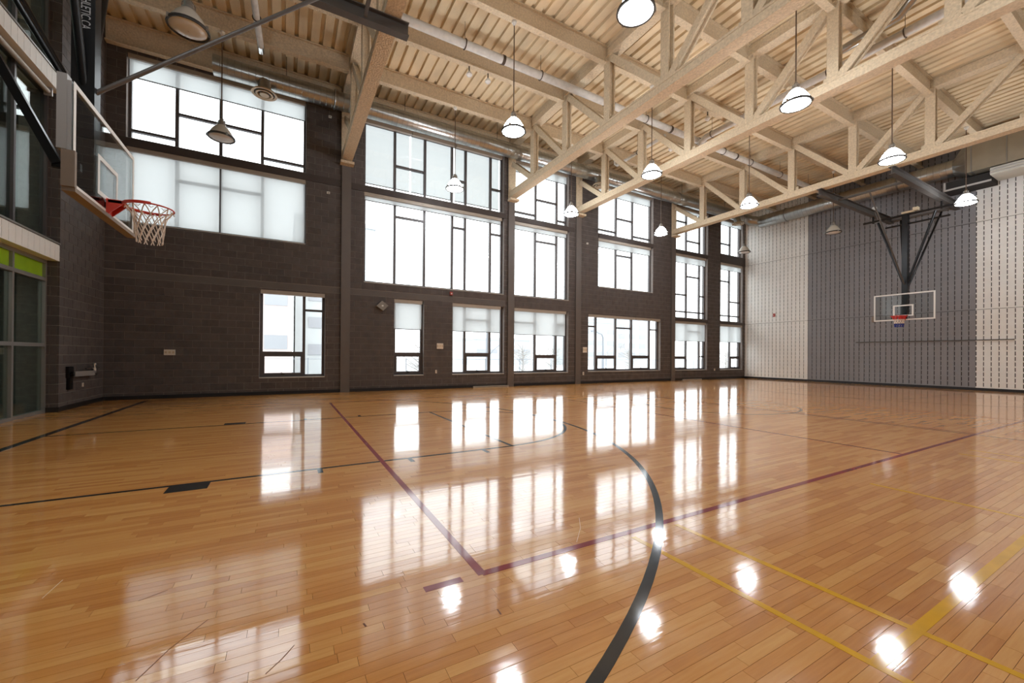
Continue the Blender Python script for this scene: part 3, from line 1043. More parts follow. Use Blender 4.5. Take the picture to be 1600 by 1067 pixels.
# ------------------------------------------------------------------ pendant lamps
def make_lamp(lit):
    r = empty('pendant_lamp', (0, 0, 0))
    zb = -0.03
    dome = MB().lathe([(0.272, 0.004), (0.258, 0.06), (0.225, 0.13), (0.18, 0.20), (0.135, 0.26), (0.092, 0.30)], (0, 0, 0), 24, cap=False)
    dome.build('dome', M['lamp_dome'] if lit else M['lamp_dome_off'], r, smooth=True)
    MB().lathe([(0.262, 0.002), (0.22, -0.022), (0.13, -0.038), (0.01, -0.044)], (0, 0, 0), 24, cap=False).build('lens', M['lamp_lens'] if lit else M['lamp_lens_off'], r, smooth=True)
    rim = MB().lathe([(0.262, -0.012), (0.29, -0.016), (0.296, 0.0), (0.29, 0.03), (0.268, 0.034)], (0, 0, 0), 28, cap=False).build('rim_band', M['lamp_rim'], r, smooth=True)
    for k in range(3):
        a = 0.4 + k * 2.094
        MB().box(0.29 * math.cos(a) - 0.018, 0.29 * math.cos(a) + 0.018, 0.29 * math.sin(a) - 0.018, 0.29 * math.sin(a) + 0.018, -0.014, 0.05).build('latch', M['lamp_metal'], rim)
    MB().lathe([(0.088, 0.29), (0.092, 0.33), (0.07, 0.35), (0.07, 0.41), (0.045, 0.43), (0.03, 0.47)], (0, 0, 0), 20).build('ballast_housing', M['lamp_metal'], r, smooth=True)
    for s in (-1, 1):
        MB().tube([(s * 0.09, 0, 0.31), (s * 0.085, 0, 0.40), (s * 0.03, 0, 0.48)], 0.009, 6).build('yoke', M['lamp_metal'], r)
    MB().tube([(0, 0, 0.46), (0, 0, 2.555)], 0.013, 8).build('rod', M['rod'], r)
    MB().lathe([(0.055, 2.60), (0.06, 2.645), (0.05, 2.655)], (0, 0, 0), 16).lathe([(0.02, 2.545), (0.05, 2.60)], (0, 0, 0), 16).build('canopy', M['white'], r, smooth=True)
    return r


def build_lamps():
    base = {True: make_lamp(True), False: make_lamp(False)}
    used = {True: False, False: False}
    xs = (-1.46, 4.72, 9.42, 14.34, 20.5)
    rows = (12.35, 8.47, 4.58, 0.70)
    off = {(0, 0), (0, 1), (4, 0), (4, 1)}  # the two unseen left lamps are set lit to brighten the left side
    bay = ['left of the first truss', 'between first and second trusses', 'between second and third trusses', 'between third and fourth trusses', 'between fourth truss and panel wall']
    rw = ['nearest the windows', 'in the second row from the windows', 'in the third row from the windows', 'in the row farthest from the windows']
    for i, x in enumerate(xs):
        for j, y in enumerate(rows):
            lit = (i, j) not in off
            if used[lit]:
                o = copy_tree(base[lit])
            else:
                o = base[lit]
                used[lit] = True
            o.location = (x, y, 6.6)
            o.rotation_euler = (0, 0, RND.uniform(0, 6))
            tag(o, '%s pendant lamp %s, %s' % ('glowing' if lit else 'unlit', bay[i], rw[j]), 'lamp', 'pendant gym lamps')


build_lamps()


# ------------------------------------------------------------------ ducts, diffusers and pipes
def duct_run(name, pts, r, label, seams, group=None, cat='duct'):
    root = empty(name, pts[0])
    tag(root, label, cat, group)
    MB().tube(pts, r, 24).build('duct_body', M['duct'], root, smooth=True)
    mb = MB()
    P = [Vector(p) for p in pts]
    for a, b in zip(P[:-1], P[1:]):
        L = (b - a).length
        d = (b - a).normalized()
        if L < 1.2:
            continue
        k = seams
        while k < L:
            c = a + d * k
            s = d.cross(Vector((0, 0, 1))).normalized()
            t = s.cross(d)
            mb.tube([c + (s * math.cos(q * math.pi / 10) + t * math.sin(q * math.pi / 10)) * (r + 0.001) for q in range(20)], 0.006, 4, closed=True)
            k += seams
    o = mb.build('spiral_seam', M['duct_seam'], root)
    o['kind'] = 'stuff'
    for a, b in zip(P[:-1], P[1:]):
        L = (b - a).length
        if L < 1.2:
            continue
        d = (b - a).normalized()
        n = max(1, int(L / 3.2))
        for q in range(n):
            c = a + d * (L * (q + 0.5) / n)
            MB().tube([c + Vector((0, 0, r)), (c.x, c.y, 9.70)], 0.008, 5).build('hanger_rod', M['clamp'], root)
    return root


def build_ducts():
    zc, yc, r = 8.88, 13.24, 0.25
    d1 = duct_run('spiral_duct', [(-1.75, yc, zc), (21.9, yc, zc), (22.3, yc - 0.12, zc - 0.12), (22.55, yc - 0.45, zc - 0.22)], r, 'round galvanised spiral duct running along the window heads', 0.16)
    MB().lathe([(0.252, -0.02), (0.252, 0.02)], (0, 0, 0), 24)
    d2 = duct_run('spiral_duct', [(22.62, yc - 0.52, 8.62), (22.62, 5.35, 8.62)], 0.32, 'larger round galvanised duct running along the panel wall', 0.18)
    for c in (9.0, 11.4, 7.0):
        MB().tube([(22.62 + 0.325 * math.cos(q * math.pi / 12), c, 8.62 + 0.325 * math.sin(q * math.pi / 12)) for q in range(24)], 0.03, 6, closed=True).build('coupling_band', M['duct_seam'], d2)
    for c in (1.2, 9.4, 16.5):
        MB().tube([(c, yc + 0.255 * math.cos(q * math.pi / 12), zc + 0.255 * math.sin(q * math.pi / 12)) for q in range(24)], 0.025, 6, closed=True).build('coupling_band', M['duct_seam'], d1)
    # round diffusers
    for n, x in enumerate((-0.585, 11.42, 21.1)):
        y = yc - 0.20
        z = 8.36
        root = empty('ceiling_diffuser', (x, y, z))
        tag(root, 'round beige air diffuser under the spiral duct, %s' % ('left of the first column', 'beside the third column', 'near the far corner')[n], 'diffuser', 'round diffusers of the spiral duct')
        MB().tube([(x, yc - 0.1, zc - 0.15), (x, y, z + 0.06)], 0.16, 20).build('neck', M['duct'], root, smooth=True)
        MB().lathe([(0.17, 0.09), (0.26, 0.06), (0.315, 0.0), (0.305, -0.012), (0.25, -0.002), (0.25, 0.03)], (x, y, z), 28, cap=False).build('outer_cone', M['diffuser'], root, smooth=True)
        MB().lathe([(0.15, 0.03), (0.215, -0.01), (0.21, -0.03), (0.165, -0.02), (0.15, 0.02)], (x, y, z), 28, cap=False).build('middle_cone', M['diffuser'], root, smooth=True)
        MB().lathe([(0.06, 0.03), (0.115, -0.02), (0.11, -0.04), (0.06, -0.035), (0.01, -0.035)], (x, y, z), 28, cap=False).build('inner_cone', M['diffuser'], root, smooth=True)
        MB().lathe([(0.25, 0.028), (0.25, 0.04)], (x, y, z), 24).build('throat', M['diffuser_dark'], root)
    # plenum and rectangular trunk near the right edge
    r = empty('duct_plenum', (22.5, 3.0, 8.2))
    tag(r, 'rectangular sheet metal plenum beside the panel wall', 'duct')
    q = MB()
    n = 16
    vs = [(22.62 + 0.32 * math.cos(2 * math.pi * k / n + math.pi / 4), 5.35, 8.62 + 0.32 * math.sin(2 * math.pi * k / n + math.pi / 4)) for k in range(n)]

    def sq(k):
        a = 2 * math.pi * k / n + math.pi / 4
        c, s = math.cos(a), math.sin(a)
        m = max(abs(c), abs(s))
        return (22.55 + 0.52 * c / m, 4.95, 8.68 + 0.55 * s / m)
    vs += [sq(k) for k in range(n)]
    q.add(vs, [(k, (k + 1) % n, n + (k + 1) % n, n + k) for k in range(n)])
    q.build('transition', M['duct'], r)
    MB().box(22.03, 23.07, 1.0, 4.95, 8.13, 9.23).build('plenum_box', M['plenum'], r)
    for y in (4.93, 4.80, 3.95, 3.1, 2.2):
        MB().box(22.015, 23.085, y - 0.018, y + 0.018, 8.115, 9.245).build('standing_seam', M['duct_seam'], r)
    t = empty('rectangular_trunk', (22.7, 2.5, 7.6))
    tag(t, 'insulated rectangular trunk duct under the plenum', 'duct')
    MB().box(22.1, 23.15, -0.9, 4.35, 7.86, 8.10).build('trunk_body', M['insul'], t)
    for z in (7.90, 8.0):
        MB().box(22.07, 22.099, -0.9, 4.35, z, z + 0.03).build('edge_strip', M['steel_pale'], t)
    b = empty('return_grille_box', (22.7, 4.7, 7.6))
    tag(b, 'black return air box between plenum and panels', 'duct')
    MB().box(22.4, 23.2, 4.37, 5.6, 7.72, 8.06).build('box_body', M['slot'], b)
    MB().box(22.36, 22.399, 4.37, 5.6, 7.72, 7.78).box(22.36, 22.399, 5.54, 5.6, 7.78, 8.06).build('box_frame', M['steel_pale'], b)


build_ducts()


def build_pipes():
    def hang(root, x, y, z, r, axis):
        ring = []
        for q in range(16):
            a = q * math.pi / 8
            if axis == 'x':
                ring.append((x, y + (r + 0.012) * math.cos(a), z + (r + 0.012) * math.sin(a)))
            else:
                ring.append((x + (r + 0.012) * math.cos(a), y, z + (r + 0.012) * math.sin(a)))
        h = MB().tube(ring, 0.013, 6, closed=True).build('pipe_clamp', M['clamp'], root)
        MB().tube([(x, y, z + r), (x, y, 9.70)], 0.006, 5).build('hanger_rod', M['clamp'], h)
    z = 9.12
    p1 = empty('drain_pipe', (2.0, 9.62, z))
    tag(p1, 'long grey jacketed drain pipe crossing under the roof beside the trusses', 'pipe')
    MB().tube([(1.95, 9.55, z), (22.9, 9.68, z)], 0.105, 16).build('pipe_body', M['pipe'], p1, smooth=True)
    for x in (3.9, 6.2, 8.9, 10.4, 12.6, 14.6, 16.4, 18.6, 21.0):
        hang(p1, x, 9.55 + 0.13 * (x - 1.95) / 20.95, z, 0.108, 'x')
    for x in (5.0, 8.6, 11.6, 13.1, 15.4):
        yy = 9.55 + 0.13 * (x - 1.95) / 20.95
        MB().tube([(x - 0.04, yy, z), (x + 0.04, yy, z)], 0.118, 16).build('coupling', M['clamp'], p1)
    z2 = 9.05
    p2 = empty('drain_pipe', (12.9, 9.3, z2))
    tag(p2, 'grey drain pipe running from an elbow away from the windows', 'pipe')
    MB().tube([(13.0, 9.48, 8.86), (13.0, 9.40, 8.98), (13.0, 9.22, z2), (12.95, 6.0, z2), (12.88, YF + 0.1, z2)], 0.10, 16).build('pipe_body', M['pipe'], p2, smooth=True)
    for y in (9.0, 7.6, 5.5, 3.9, 2.0):
        hang(p2, 12.88 + 0.12 * (y - YF) / 10.3, y, z2, 0.103, 'y')
    p3 = empty('conduit_pipe', (11.2, 12.3, 8.8))
    tag(p3, 'thin pale branch pipe with a down turned end near the third truss', 'pipe')
    MB().tube([(11.45, 12.15, 9.25), (11.45, 12.15, 8.92), (11.45, 12.05, 8.82), (11.5, 9.75, 8.95)], 0.055, 12).build('pipe_body', M['pipe'], p3, smooth=True)
    hang(p3, 11.47, 11.0, 8.88, 0.055, 'y')
    p4 = empty('conduit_pipe', (-0.6, 12.0, 8.8))
    tag(p4, 'pale branch pipe with an open end above the left windows', 'pipe')
    MB().tube([(-0.80, 7.5, 9.05), (-0.62, 12.0, 8.92)], 0.07, 12).build('pipe_body', M['pipe'], p4, smooth=True)
    MB().tube([(-0.62, 11.9, 8.92), (-0.618, 12.12, 8.915)], 0.08, 12).build('end_collar', M['chrome'], p4, smooth=True)
    hang(p4, -0.66, 11.0, 8.95, 0.07, 'y')
    hang(p4, -0.76, 8.9, 9.01, 0.07, 'y')
    p5 = empty('drain_pipe', (13.9, 4.2, 9.1))
    tag(p5, 'bright metal jacketed pipe with an elbow by the third truss', 'pipe')
    MB().tube([(12.2, 4.9, 9.0), (12.25, 3.8, 9.1), (12.1, 3.5, 9.25), (11.6, 3.2, 9.45)], 0.10, 14).build('pipe_body', M['duct'], p5, smooth=True)
    # small ceiling sensors below the beams
    for n, (x, y) in enumerate(((4.38, 10.42), (4.96, 10.42), (12.0, 8.47), (12.6, 10.42))):
        s = empty('ceiling_sensor', (x, y, 9.0))
        tag(s, 'small white bulb sensor hanging from a roof beam, %s from the left' % ORD[n], 'sensor', 'small sensors under the roof beams')
        MB().lathe([(0.03, 0.10), (0.075, 0.04), (0.085, 0.0), (0.05, -0.04), (0.01, -0.05)], (x, y, 9.02), 16).build('globe', M['white'], s, smooth=True)
        MB().tube([(x, y, 9.11), (x, y, 9.26)], 0.02, 8).build('stem', M['clamp'], s)


build_pipes()


# ------------------------------------------------------------------ basketball hoops
def net_mesh(c, r0, r1, h, n, z0, z1f, rows=5, cord=0.006):
    """diamond net between fractions z0..z1f of its height"""
    mb = MB()
    def pt(a, t):
        if t < 0.22:
            rr = r0 + (r0 * 0.72 - r0) * (t / 0.22)
        else:
            rr = r0 * 0.72 + (r1 - r0 * 0.72) * ((t - 0.22) / 0.78) ** 0.7
        return (c[0] + rr * math.cos(a), c[1] + rr * math.sin(a), c[2] - h * t)
    for s in (-1, 1):
        for k in range(n):
            a0 = 2 * math.pi * k / n
            pts = []
            m = rows * 2
            for i in range(m + 1):
                t = i / m
                if z0 - 1e-6 <= t <= z1f + 1e-6:
                    pts.append(pt(a0 + s * (math.pi / n) * t * rows * 0.9, t))
            if len(pts) > 1:
                mb.tube(pts, cord, 5)
    return mb


def make_hoop(sgn, xb, yc, zoff, near):
    """sgn = +1: board faces +x (left hoop); -1: board faces -x"""
    lab = 'ceiling hung basketball hoop with glass board and white net near the block pier' if near else 'ceiling hung basketball hoop with red, white and blue net before the grey panels'
    r = empty('basketball_hoop', (xb, yc, 2.75 + zoff))
    tag(r, lab, 'hoop')

    def X(d):
        return xb + sgn * d

    def bx(mb, d0, d1, y0, y1, z0, z1):
        return mb.box(min(X(d0), X(d1)), max(X(d0), X(d1)), y0, y1, z0 + zoff, z1 + zoff)

    def P(d, y, z):
        return (X(d), yc + y, z + zoff)
    zb, zt, hw = 2.90, 3.97, 0.915
    bx(MB(), -0.013, 0.0, yc - hw + 0.02, yc + hw - 0.02, zb + 0.02, zt - 0.02).build('backboard', M['board_glass'], r)
    f = MB()
    e = 0.05
    for (y0, y1, z0, z1) in ((-hw, -hw + e, zb, zt), (hw - e, hw, zb, zt), (-hw + e, hw - e, zb, zb + e), (-hw + e, hw - e, zt - e, zt)):
        bx(f, 0.0005, 0.005, yc + y0, yc + y1, z0, z1)
    f.build('border_stripe', M['white'], r)
    f = MB()
    for (y0, y1, z0, z1) in ((-hw, -hw + 0.03, zb, zt), (hw - 0.03, hw, zb, zt), (-hw + 0.03, hw - 0.03, zb, zb + 0.03), (-hw + 0.03, hw - 0.03, zt - 0.03, zt)):
        bx(f, -0.045, -0.0135, yc + y0, yc + y1, z0, z1)
    f.build('board_frame', M['steel_pale'], r)
    t = MB()
    for (y0, y1, z0, z1) in ((-0.305, -0.255, 3.06, 3.51), (0.255, 0.305, 3.06, 3.51), (-0.255, 0.255, 3.46, 3.51), (-0.255, 0.255, 3.06, 3.11)):
        bx(t, 0.0005, 0.005, yc + y0, yc + y1, z0, z1)
    t.build('target_square', M['white'], r)
    # padding round the lower edge and corners
    if near:
        p = MB()
        bx(p, -0.07, 0.03, yc - hw - 0.03, yc + hw + 0.03, zb - 0.045, zb - 0.001)
        bx(p, -0.07, 0.03, yc - hw - 0.045, yc - hw - 0.001, zb - 0.001, zb + 0.36)
        bx(p, -0.07, 0.03, yc + hw + 0.001, yc + hw + 0.045, zb - 0.001, zb + 0.36)
        p.build('edge_padding', M['pad'], r)
    else:
        p = MB()
        bx(p, -0.07, 0.03, yc + hw + 0.001, yc + hw + 0.06, zb - 0.02, zb + 0.22)
        p.build('edge_padding', M['pad'], r)
    # rim
    zr = 3.05
    rc = 0.15 + 0.235
    rim = MB().tube([(X(rc) + 0.232 * math.cos(a * math.pi / 20), yc + 0.232 * math.sin(a * math.pi / 20), zr + zoff) for a in range(40)], 0.0095, 8, closed=True).build('rim', M['red'], r, smooth=True)
    pl = MB()
    bx(pl, 0.006, 0.022, yc - 0.08, yc + 0.08, zr - 0.16, zr + 0.03)
    bx(pl, 0.022, 0.16, yc - 0.075, yc + 0.075, zr - 0.012, zr + 0.028)
    for s in (-1, 1):
        vs = [P(0.022, s * 0.075, zr + 0.02), P(0.022, s * 0.06, zr + 0.02), P(0.022, s * 0.075, zr - 0.15), P(0.022, s * 0.06, zr - 0.15), P(0.155, s * 0.075, zr + 0.02), P(0.155, s * 0.06, zr + 0.02), P(0.155, s * 0.075, zr - 0.01), P(0.155, s * 0.06, zr - 0.01)]
        pl.add(vs, [(0, 2, 6, 4), (1, 5, 7, 3), (0, 4, 5, 1), (2, 3, 7, 6), (0, 1, 3, 2), (4, 6, 7, 5)])
    pl.build('rim_bracket', M['red'], r)
    for s in (-1, 1):
        a0, a1 = (math.pi, math.pi * 0.42) if sgn > 0 else (0.0, math.pi * 0.58)
        if s < 0:
            a0, a1 = -a0, -a1
        MB().ring((X(rc), yc), 0.245, 0.02, a0, a1, zr + zoff - 0.016, zr + zoff + 0.016, 16).build('rim_guard', M['red'], r)
    c = (X(rc), yc, zr + zoff - 0.01)
    if near:
        for k in range(12):
            a = 2 * math.pi * (k + 0.5) / 12
            MB().tube([(c[0] + 0.226 * math.cos(a - 0.1), c[1] + 0.226 * math.sin(a - 0.1), c[2] - 0.012), (c[0] + 0.232 * math.cos(a), c[1] + 0.232 * math.sin(a), c[2] - 0.035), (c[0] + 0.226 * math.cos(a + 0.1), c[1] + 0.226 * math.sin(a + 0.1), c[2] - 0.012)], 0.004, 5).build('net_hook', M['white'], rim)
        net_mesh(c, 0.226, 0.125, 0.42, 12, 0, 1).build('net', M['net'], r)
    else:
        net_mesh(c, 0.226, 0.125, 0.42, 12, 0, 0.3, cord=0.012).build('net', M['net_red'], r)
        net_mesh(c, 0.226, 0.125, 0.42, 12, 0.3, 0.7, cord=0.012).build('net', M['net'], r)
        net_mesh(c, 0.226, 0.125, 0.42, 12, 0.7, 1.0, cord=0.012).build('net', M['net_blue'], r)
    # support frame
    k = M['black']
    mast = bx(MB(), -0.30, -0.10, yc - 0.085, yc + 0.085, 3.15, 6.95 - zoff).build('mast', k, r)
    if near:
        cu = bpy.data.curves.new('mast_lettering', 'FONT')
        cu.body = 'ATHLETIC.CA'
        cu.size = 0.118
        cu.extrude = 0.0006
        cu.align_y = 'CENTER'
        cu.materials.append(M['letter'])
        tmp = bpy.data.objects.new('lettering_source', cu)
        COL.objects.link(tmp)
        bpy.context.view_layer.update()
        tme = bpy.data.meshes.new_from_object(tmp.evaluated_get(bpy.context.evaluated_depsgraph_get()))
        bpy.data.objects.remove(tmp)
        tx = bpy.data.objects.new('lettering', tme)
        COL.objects.link(tx)
        tx.parent = mast
        # reads downwards on the mast face that looks away from the windows
        R = Matrix(((0.0, 1.0, 0.0, 0), (0.0, 0.0, -1.0, 0), (-1.0, 0.0, 0.0, 0), (0, 0, 0, 1)))
        off = Vector(mast['_o'])
        tx.matrix_local = Matrix.Translation(Vector((X(-0.185), yc - 0.0862, 5.42)) - off) @ R @ Matrix.Diagonal((0.62, 1.0, 1.0, 1.0))
    bx(MB(), -0.10, -0.046, yc - 0.10, yc + 0.10, 2.95, 3.55).build('board_mount', k, r)
    MB().bar(P(-0.16, 0, 3.2), P(-0.03, 0, 2.98), 0.10, 0.05, up=(0, 1, 0)).build('lower_bracket', k, r)
    for s in (-1, 1):
        MB().tube([P(-0.20, s * 0.86, 6.86 - zoff), P(-0.20, s * 0.05, 4.35)], 0.040, 10).build('side_brace', k, r, smooth=True)
        MB().tube([P(-1.75, s * 0.62, 7.15 - zoff), P(-0.29, s * 0.06, 4.25)], 0.034, 10).build('back_brace', k, r, smooth=True)
    if near:
        MB().bar(P(-0.22, -0.585, 3.22), P(-2.02, -0.585, 7.15 - zoff), 0.075, 0.075, up=(0, 1, 0)).build('tilt_brace', k, r)
        bx(MB(), -0.26, -0.046, yc - 0.61, yc - 0.56, 3.18, 3.26).build('brace_clamp', k, r)
        bx(MB(), -0.12, -0.046, yc - hw + 0.0, yc - hw + 0.10, zb + 0.38, zt + 0.06).build('side_channel', M['steel_pale'], r)
    MB().tube([P(-0.12, 0.0, 4.32), P(3.05, 0.0, 7.20 - zoff)], 0.026, 10).build('front_brace', M['steel_dark'], r, smooth=True)
    MB().tube([P(-0.2, -1.35, 6.95 - zoff), P(-0.2, 1.35, 6.95 - zoff)], 0.038, 12).build('header_pipe', k, r, smooth=True)
    MB().tube([P(-0.2, -1.25, 6.58 - zoff), P(-0.2, 0.62, 6.58 - zoff)], 0.032, 12).build('header_pipe', k, r, smooth=True)
    for s in (-1, 1):
        MB().bar(P(-0.2, s * 1.02, 6.88 - zoff), P(-0.2, s * 1.02, 7.16 - zoff), 0.05, 0.07).build('header_clamp', k, r)
    MB().lathe([(0.02, 0.0), (0.075, 0.02), (0.085, 0.08), (0.075, 0.14), (0.02, 0.16)], (X(-0.2), yc + 0.98, 7.42), 16).build('winch_pulley', M['white'], r, smooth=True)
    MB().tube([P(-0.2, 0.98, 7.42 - zoff), P(-0.22, 0.16, 4.5)], 0.007, 5).build('hoist_cable', M['steel_pale'], r)
    MB().box(min(X(-0.1), X(-0.3)), max(X(-0.1), X(-0.3)), yc - 0.25, yc + 0.10, 6.99, 7.06).box(min(X(-0.05), X(-0.25)), max(X(-0.05), X(-0.25)), yc - 0.40, yc - 0.25, 7.02, 7.14).build('winch_motor', M['diffuser'], r)
    for d in (3.05, -1.75):
        MB().bar(P(d, -0.93, 7.22 - zoff), P(d, 0.93, 7.22 - zoff), 0.06, 0.06).build('cross_bar', M['steel_dark'], r)
    # carrier beams under the truss chord
    for s in (-1, 1):
        x0, x1 = (XL + 0.02, 1.95) if sgn > 0 else (17.0, XR - 0.035)
        y = yc + s * 1.02
        o = MB().ibeam((x0, y, 7.29), (x1, y, 7.29), 0.16, 0.25, 0.02, 0.02).build('carrier_beam', M['steel_dark'], origin=((x0 + x1) / 2, y, 7.165))
        tag(o, 'dark grey carrier beam of the %s hoop, the one %s the windows' % ('near left' if near else 'far right', 'nearer' if s > 0 else 'farther from'), 'beam', 'carrier beams of the hoops', 'thing')
    return r


make_hoop(1, -1.88, 6.585, -0.03, True)
make_hoop(-1, 21.35, 6.46, -0.17, False)


# ------------------------------------------------------------------ small things on the walls
def build_small():
    plates = [(-2.75, 1.24, 0.24, 0.15, 'white switch plate on the block wall left of the first window'), (4.84, 1.54, 0.24, 0.20, 'cream control panel between two lower windows'), (11.50, 1.49, 0.22, 0.24, 'cream control panel by the wide lower window'),
              (4.70, 0.62, 0.06, 0.12, 'small outlet low on the wall between two lower windows'), (11.42, 0.45, 0.07, 0.14, 'small outlet low on the wall by the third column'), (20.6, 0.52, 0.07, 0.12, 'small outlet low on the far block pier')]
    for x, z, w, h, lab in plates:
        r = empty('wall_plate', (x, D - 0.01, z - h / 2))
        tag(r, lab, 'wall plate', 'plates on the window wall')
        MB().box(x - w / 2, x + w / 2, D - 0.028, D - 0.002, z - h / 2, z + h / 2).build('cover', M['plate'], r)
        n = 3 if w > 0.2 else 1
        for k in range(n):
            cx = x - w / 2 + w * (k + 0.5) / n
            MB().box(cx - w * 0.09, cx + w * 0.09, D - 0.034, D - 0.0281, z - h * 0.2, z + h * 0.2).build('switch', M['diffuser'], r)
    r = empty('wall_speaker', (2.80, D - 0.03, 2.7))
    tag(r, 'grey diamond mounted wall speaker beside the narrow window', 'speaker')
    s = 0.17
    mb = MB()
    c = (2.80, 2.855)
    a = [(c[0] + s * 1.15 * math.cos(q), c[1] + s * math.sin(q)) for q in (0.1, 1.67, 3.24, 4.81)]
    mb.add([(p[0], D - 0.10, p[1]) for p in a] + [(p[0], D - 0.002, p[1]) for p in a], [(3, 2, 1, 0), (4, 5, 6, 7), (0, 1, 5, 4), (1, 2, 6, 5), (2, 3, 7, 6), (3, 0, 4, 7)])
    mb.build('cabinet', M['grey_plastic'], r)
    MB().box(c[0] - 0.03, c[0] + 0.03, D - 0.108, D - 0.1001, c[1] - 0.025, c[1] + 0.025).build('badge', M['white'], r)
    for n, (x, z, lab) in enumerate(((1.15, 8.75, 'small white wall sensor high left of the first column'), (1.12, 6.33, 'small white wall sensor at mid height left of the first column'), (11.75, 8.05, 'small white wall sensor high right of the third column'), (11.60, 6.2, 'small white wall sensor at mid height right of the third column'))):
        o = empty('wall_sensor', (x, D - 0.03, z))
        tag(o, lab, 'sensor', 'sensors on the block wall')
        MB().box(x - 0.045, x + 0.045, D - 0.03, D - 0.002, z - 0.035, z + 0.035).build('housing', M['white'], o)
        MB().box(x - 0.02, x + 0.02, D - 0.04, D - 0.0301, z - 0.02, z + 0.005).build('lens', M['grey_plastic'], o)
    o = empty('alarm_strobe', (5.25, D - 0.03, 3.42))
    tag(o, 'small red alarm strobe below the tall middle window', 'alarm')
    MB().box(5.20, 5.30, D - 0.05, D - 0.0005, 3.41, 3.53).build('housing', M['strobe'], o)
    MB().box(5.23, 5.27, D - 0.07, D - 0.0501, 3.44, 3.49).build('lens', M['white'], o)
    for x, lab in ((6.9, 'pale floor vent strip below the second column window'), (18.7, 'pale floor vent strip near the far corner')):
        v = empty('floor_vent', (x, D - 0.05, 0))
        tag(v, lab, 'vent', 'vent strips at the window wall')
        MB().box(x - 0.75, x + 0.75, D - 0.06, D - 0.015, 0.0012, 0.05).build('grille', M['insul'], v)
        MB().box(x - 0.72, x + 0.72, D - 0.064, D - 0.0601, 0.018, 0.03).build('slot', M['slot'], v)
    # bracket with swivel arm on the pier
    b = empty('wall_bracket', (XL, 12.4, 0.45))
    tag(b, 'chrome swivel arm on a black wall plate low on the pier', 'bracket')
    MB().box(XL + 0.001, XL + 0.05, 12.05, 12.28, 0.68, 0.92).build('back_plate', M['black'], b)
    MB().box(XL + 0.001, XL + 0.06, 12.08, 12.22, 0.43, 0.68).build('lower_box', M['black'], b)
    MB().tube([(XL + 0.051, 12.15, 0.76), (XL + 0.10, 12.15, 0.76)], 0.05, 12).build('pivot', M['black'], b)
    MB().bar((XL + 0.09, 12.18, 0.755), (XL + 0.12, 13.15, 0.745), 0.05, 0.11).build('arm', M['steel_pale'], b)
    MB().tube([(XL + 0.12, 12.65, 0.86), (XL + 0.12, 13.38, 0.86)], 0.016, 8).build('cross_bar', M['chrome'], b)
    MB().lathe([(0.05, 0.0), (0.05, 0.06), (0.025, 0.07), (0.025, 0.13), (0.045, 0.135), (0.045, 0.17)], (XL + 0.12, 13.12, 0.80), 14).build('knob', M['chrome'], b, smooth=True)
    MB().tube([(XL + 0.12, 13.05, 0.72), (XL + 0.12, 13.2, 0.72)], 0.04, 12).build('end_cap', M['chrome'], b)
    o = empty('wall_plate', (XL, 12.85, 0.4))
    tag(o, 'tiny white outlet under the chrome arm on the pier', 'wall plate', 'plates on the pier')
    MB().box(XL + 0.001, XL + 0.02, 12.83, 12.88, 0.44, 0.53).build('cover', M['plate'], o)
    MB().box(XL + 0.0201, XL + 0.025, 12.845, 12.865, 0.46, 0.51).build('switch', M['diffuser'], o)


build_small()


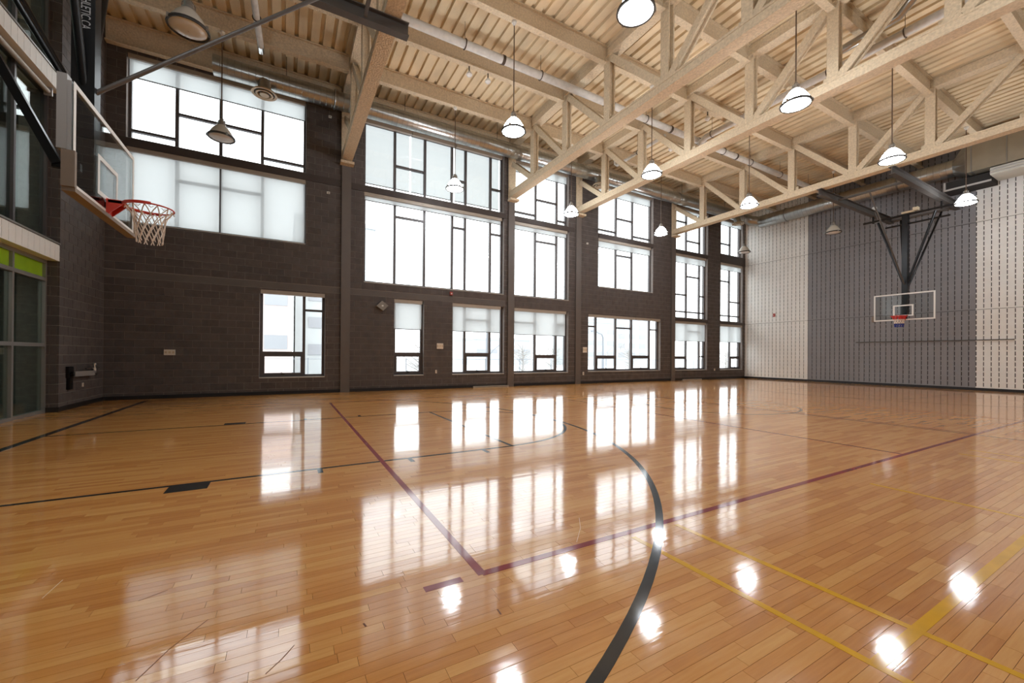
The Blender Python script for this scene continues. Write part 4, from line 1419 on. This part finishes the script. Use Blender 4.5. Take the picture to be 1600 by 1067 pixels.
# ------------------------------------------------------------------ outside: snowy ground, hazy buildings, street lamps, trees
def build_outside():
    tag(MB().box(-160, 260, D + 0.35, 320, -1.6, -1.2).build('ground_outside', M['snow']), 'pale snowy ground outside the windows', kind='structure')

    def building(x0, x1, y0, y1, h, m, label, wx, wz, floors, cols):
        r = empty('building', ((x0 + x1) / 2, y0, -1.2))
        tag(r, label, 'building', 'hazy buildings outside')
        MB().box(x0, x1, y0, y1, -1.2, h).build('facade', M[m], r)
        MB().box(x0 - 0.2, x1 + 0.2, y0 - 0.2, y1 + 0.2, h, h + 0.5).build('parapet', M['bld_pale'], r)
        for f in range(floors):
            for c in range(cols):
                cx = x0 + (x1 - x0) * (c + 0.5) / cols
                cz = 0.2 + (h - 1.0) * (f + 0.5) / floors
                MB().box(cx - wx / 2, cx + wx / 2, y0 - 0.06, y0 - 0.001, cz - wz / 2, cz + wz / 2).build('window', M['bld_glass'], r)
    building(-8, 0.5, 46, 60, 9.6, 'bld_pink', 'pale pink panelled building seen through the leftmost lower window', 2.0, 1.4, 2, 3)
    building(0.8, 9.0, 50, 66, 16, 'bld_grey', 'pale grey tower beside the pink building outside', 5.6, 1.2, 5, 1)
    building(64, 74, 78, 92, 9.5, 'bld_grey', 'hazy low block outside the wide lower window', 2.0, 1.2, 3, 3)
    building(76, 92, 84, 98, 11.5, 'bld_pale', 'hazy taller block outside the wide lower window', 2.4, 1.4, 4, 4)
    building(40, 56, 90, 104, 5.0, 'bld_pale', 'long low hazy shed far beyond the street', 2.4, 1.0, 1, 5)
    for x, y, h, lab in ((13.2, 27.5, 5.4, 'street lamp outside the lower window left of the second column'), (25.5, 28.5, 3.2, 'short floodlight mast outside the wide lower window')):
        r = empty('street_lamp', (x, y, -1.2))
        tag(r, lab, 'street lamp')
        MB().tube([(x, y, -1.2), (x, y, h * 0.6), (x, y, h - 0.3), (x - 0.15, y, h)], [0.14, 0.10, 0.08, 0.07], 10).build('pole', M['street'], r, smooth=True)
        MB().tube([(x - 0.15, y, h), (x - 0.9, y, h + 0.25)], 0.05, 8).build('arm', M['street'], r)
        MB().box(x - 1.35, x - 0.85, y - 0.12, y + 0.12, h + 0.20, h + 0.32).build('lamp_head', M['street'], r)
        MB().tube([(x, y, 1.0), (x + 0.5, y, 1.6), (x + 1.3, y, 2.2)], 0.03, 6).build('side_arm', M['street'], r)
    # chain fence line
    fr = empty('street_fence', (10, 24, -1.2))
    tag(fr, 'thin pale wire fence along the street outside', 'fence')
    for k in range(24):
        x = -12 + k * 2.6
        MB().tube([(x, 24, -1.2), (x, 24, 1.0)], 0.03, 6).build('post', M['street'], fr)
    for z in (0.1, 0.95):
        MB().tube([(-12, 24, z), (48, 24, z)], 0.015, 5).build('rail', M['street'], fr)
    rg = random.Random(21)
    places = ('behind the fence on the left', 'behind the fence left of the street lamp', 'behind the fence right of the street lamp', 'behind the fence outside the fourth window', 'behind the fence outside the wide window', 'behind the fence near the far corner')
    for n, x in enumerate((4, 9.5, 19, 24, 36, 50)):
        y = 34 + rg.uniform(-2, 3)
        r = empty('bare_tree', (x, y, -1.2))
        tag(r, 'bare pale shrub tree ' + places[n], 'tree', 'bare shrub trees outside')
        MB().tube([(x, y, -1.2), (x + 0.1, y, 0.6), (x, y, 2.2)], [0.12, 0.09, 0.03], 7).build('trunk', M['twig'], r)
        tw = MB()
        for q in range(60):
            z0 = rg.uniform(-0.6, 1.8)
            a, l = rg.uniform(0, 6.28), rg.uniform(0.8, 2.0)
            e = (x + l * math.cos(a), y + l * math.sin(a), z0 + rg.uniform(0.4, 1.2))
            tw.tube([(x, y, z0), e], [0.03, 0.008], 4)
            for _ in range(3):
                tw.tube([e, (e[0] + rg.uniform(-.5, .5), e[1] + rg.uniform(-.5, .5), e[2] + rg.uniform(0.1, .5))], 0.008, 3)
        tw.build('twigs', M['twig'], r)['kind'] = 'stuff'


build_outside()

for o in bpy.data.objects:
    if '_o' in o:
        del o['_o']
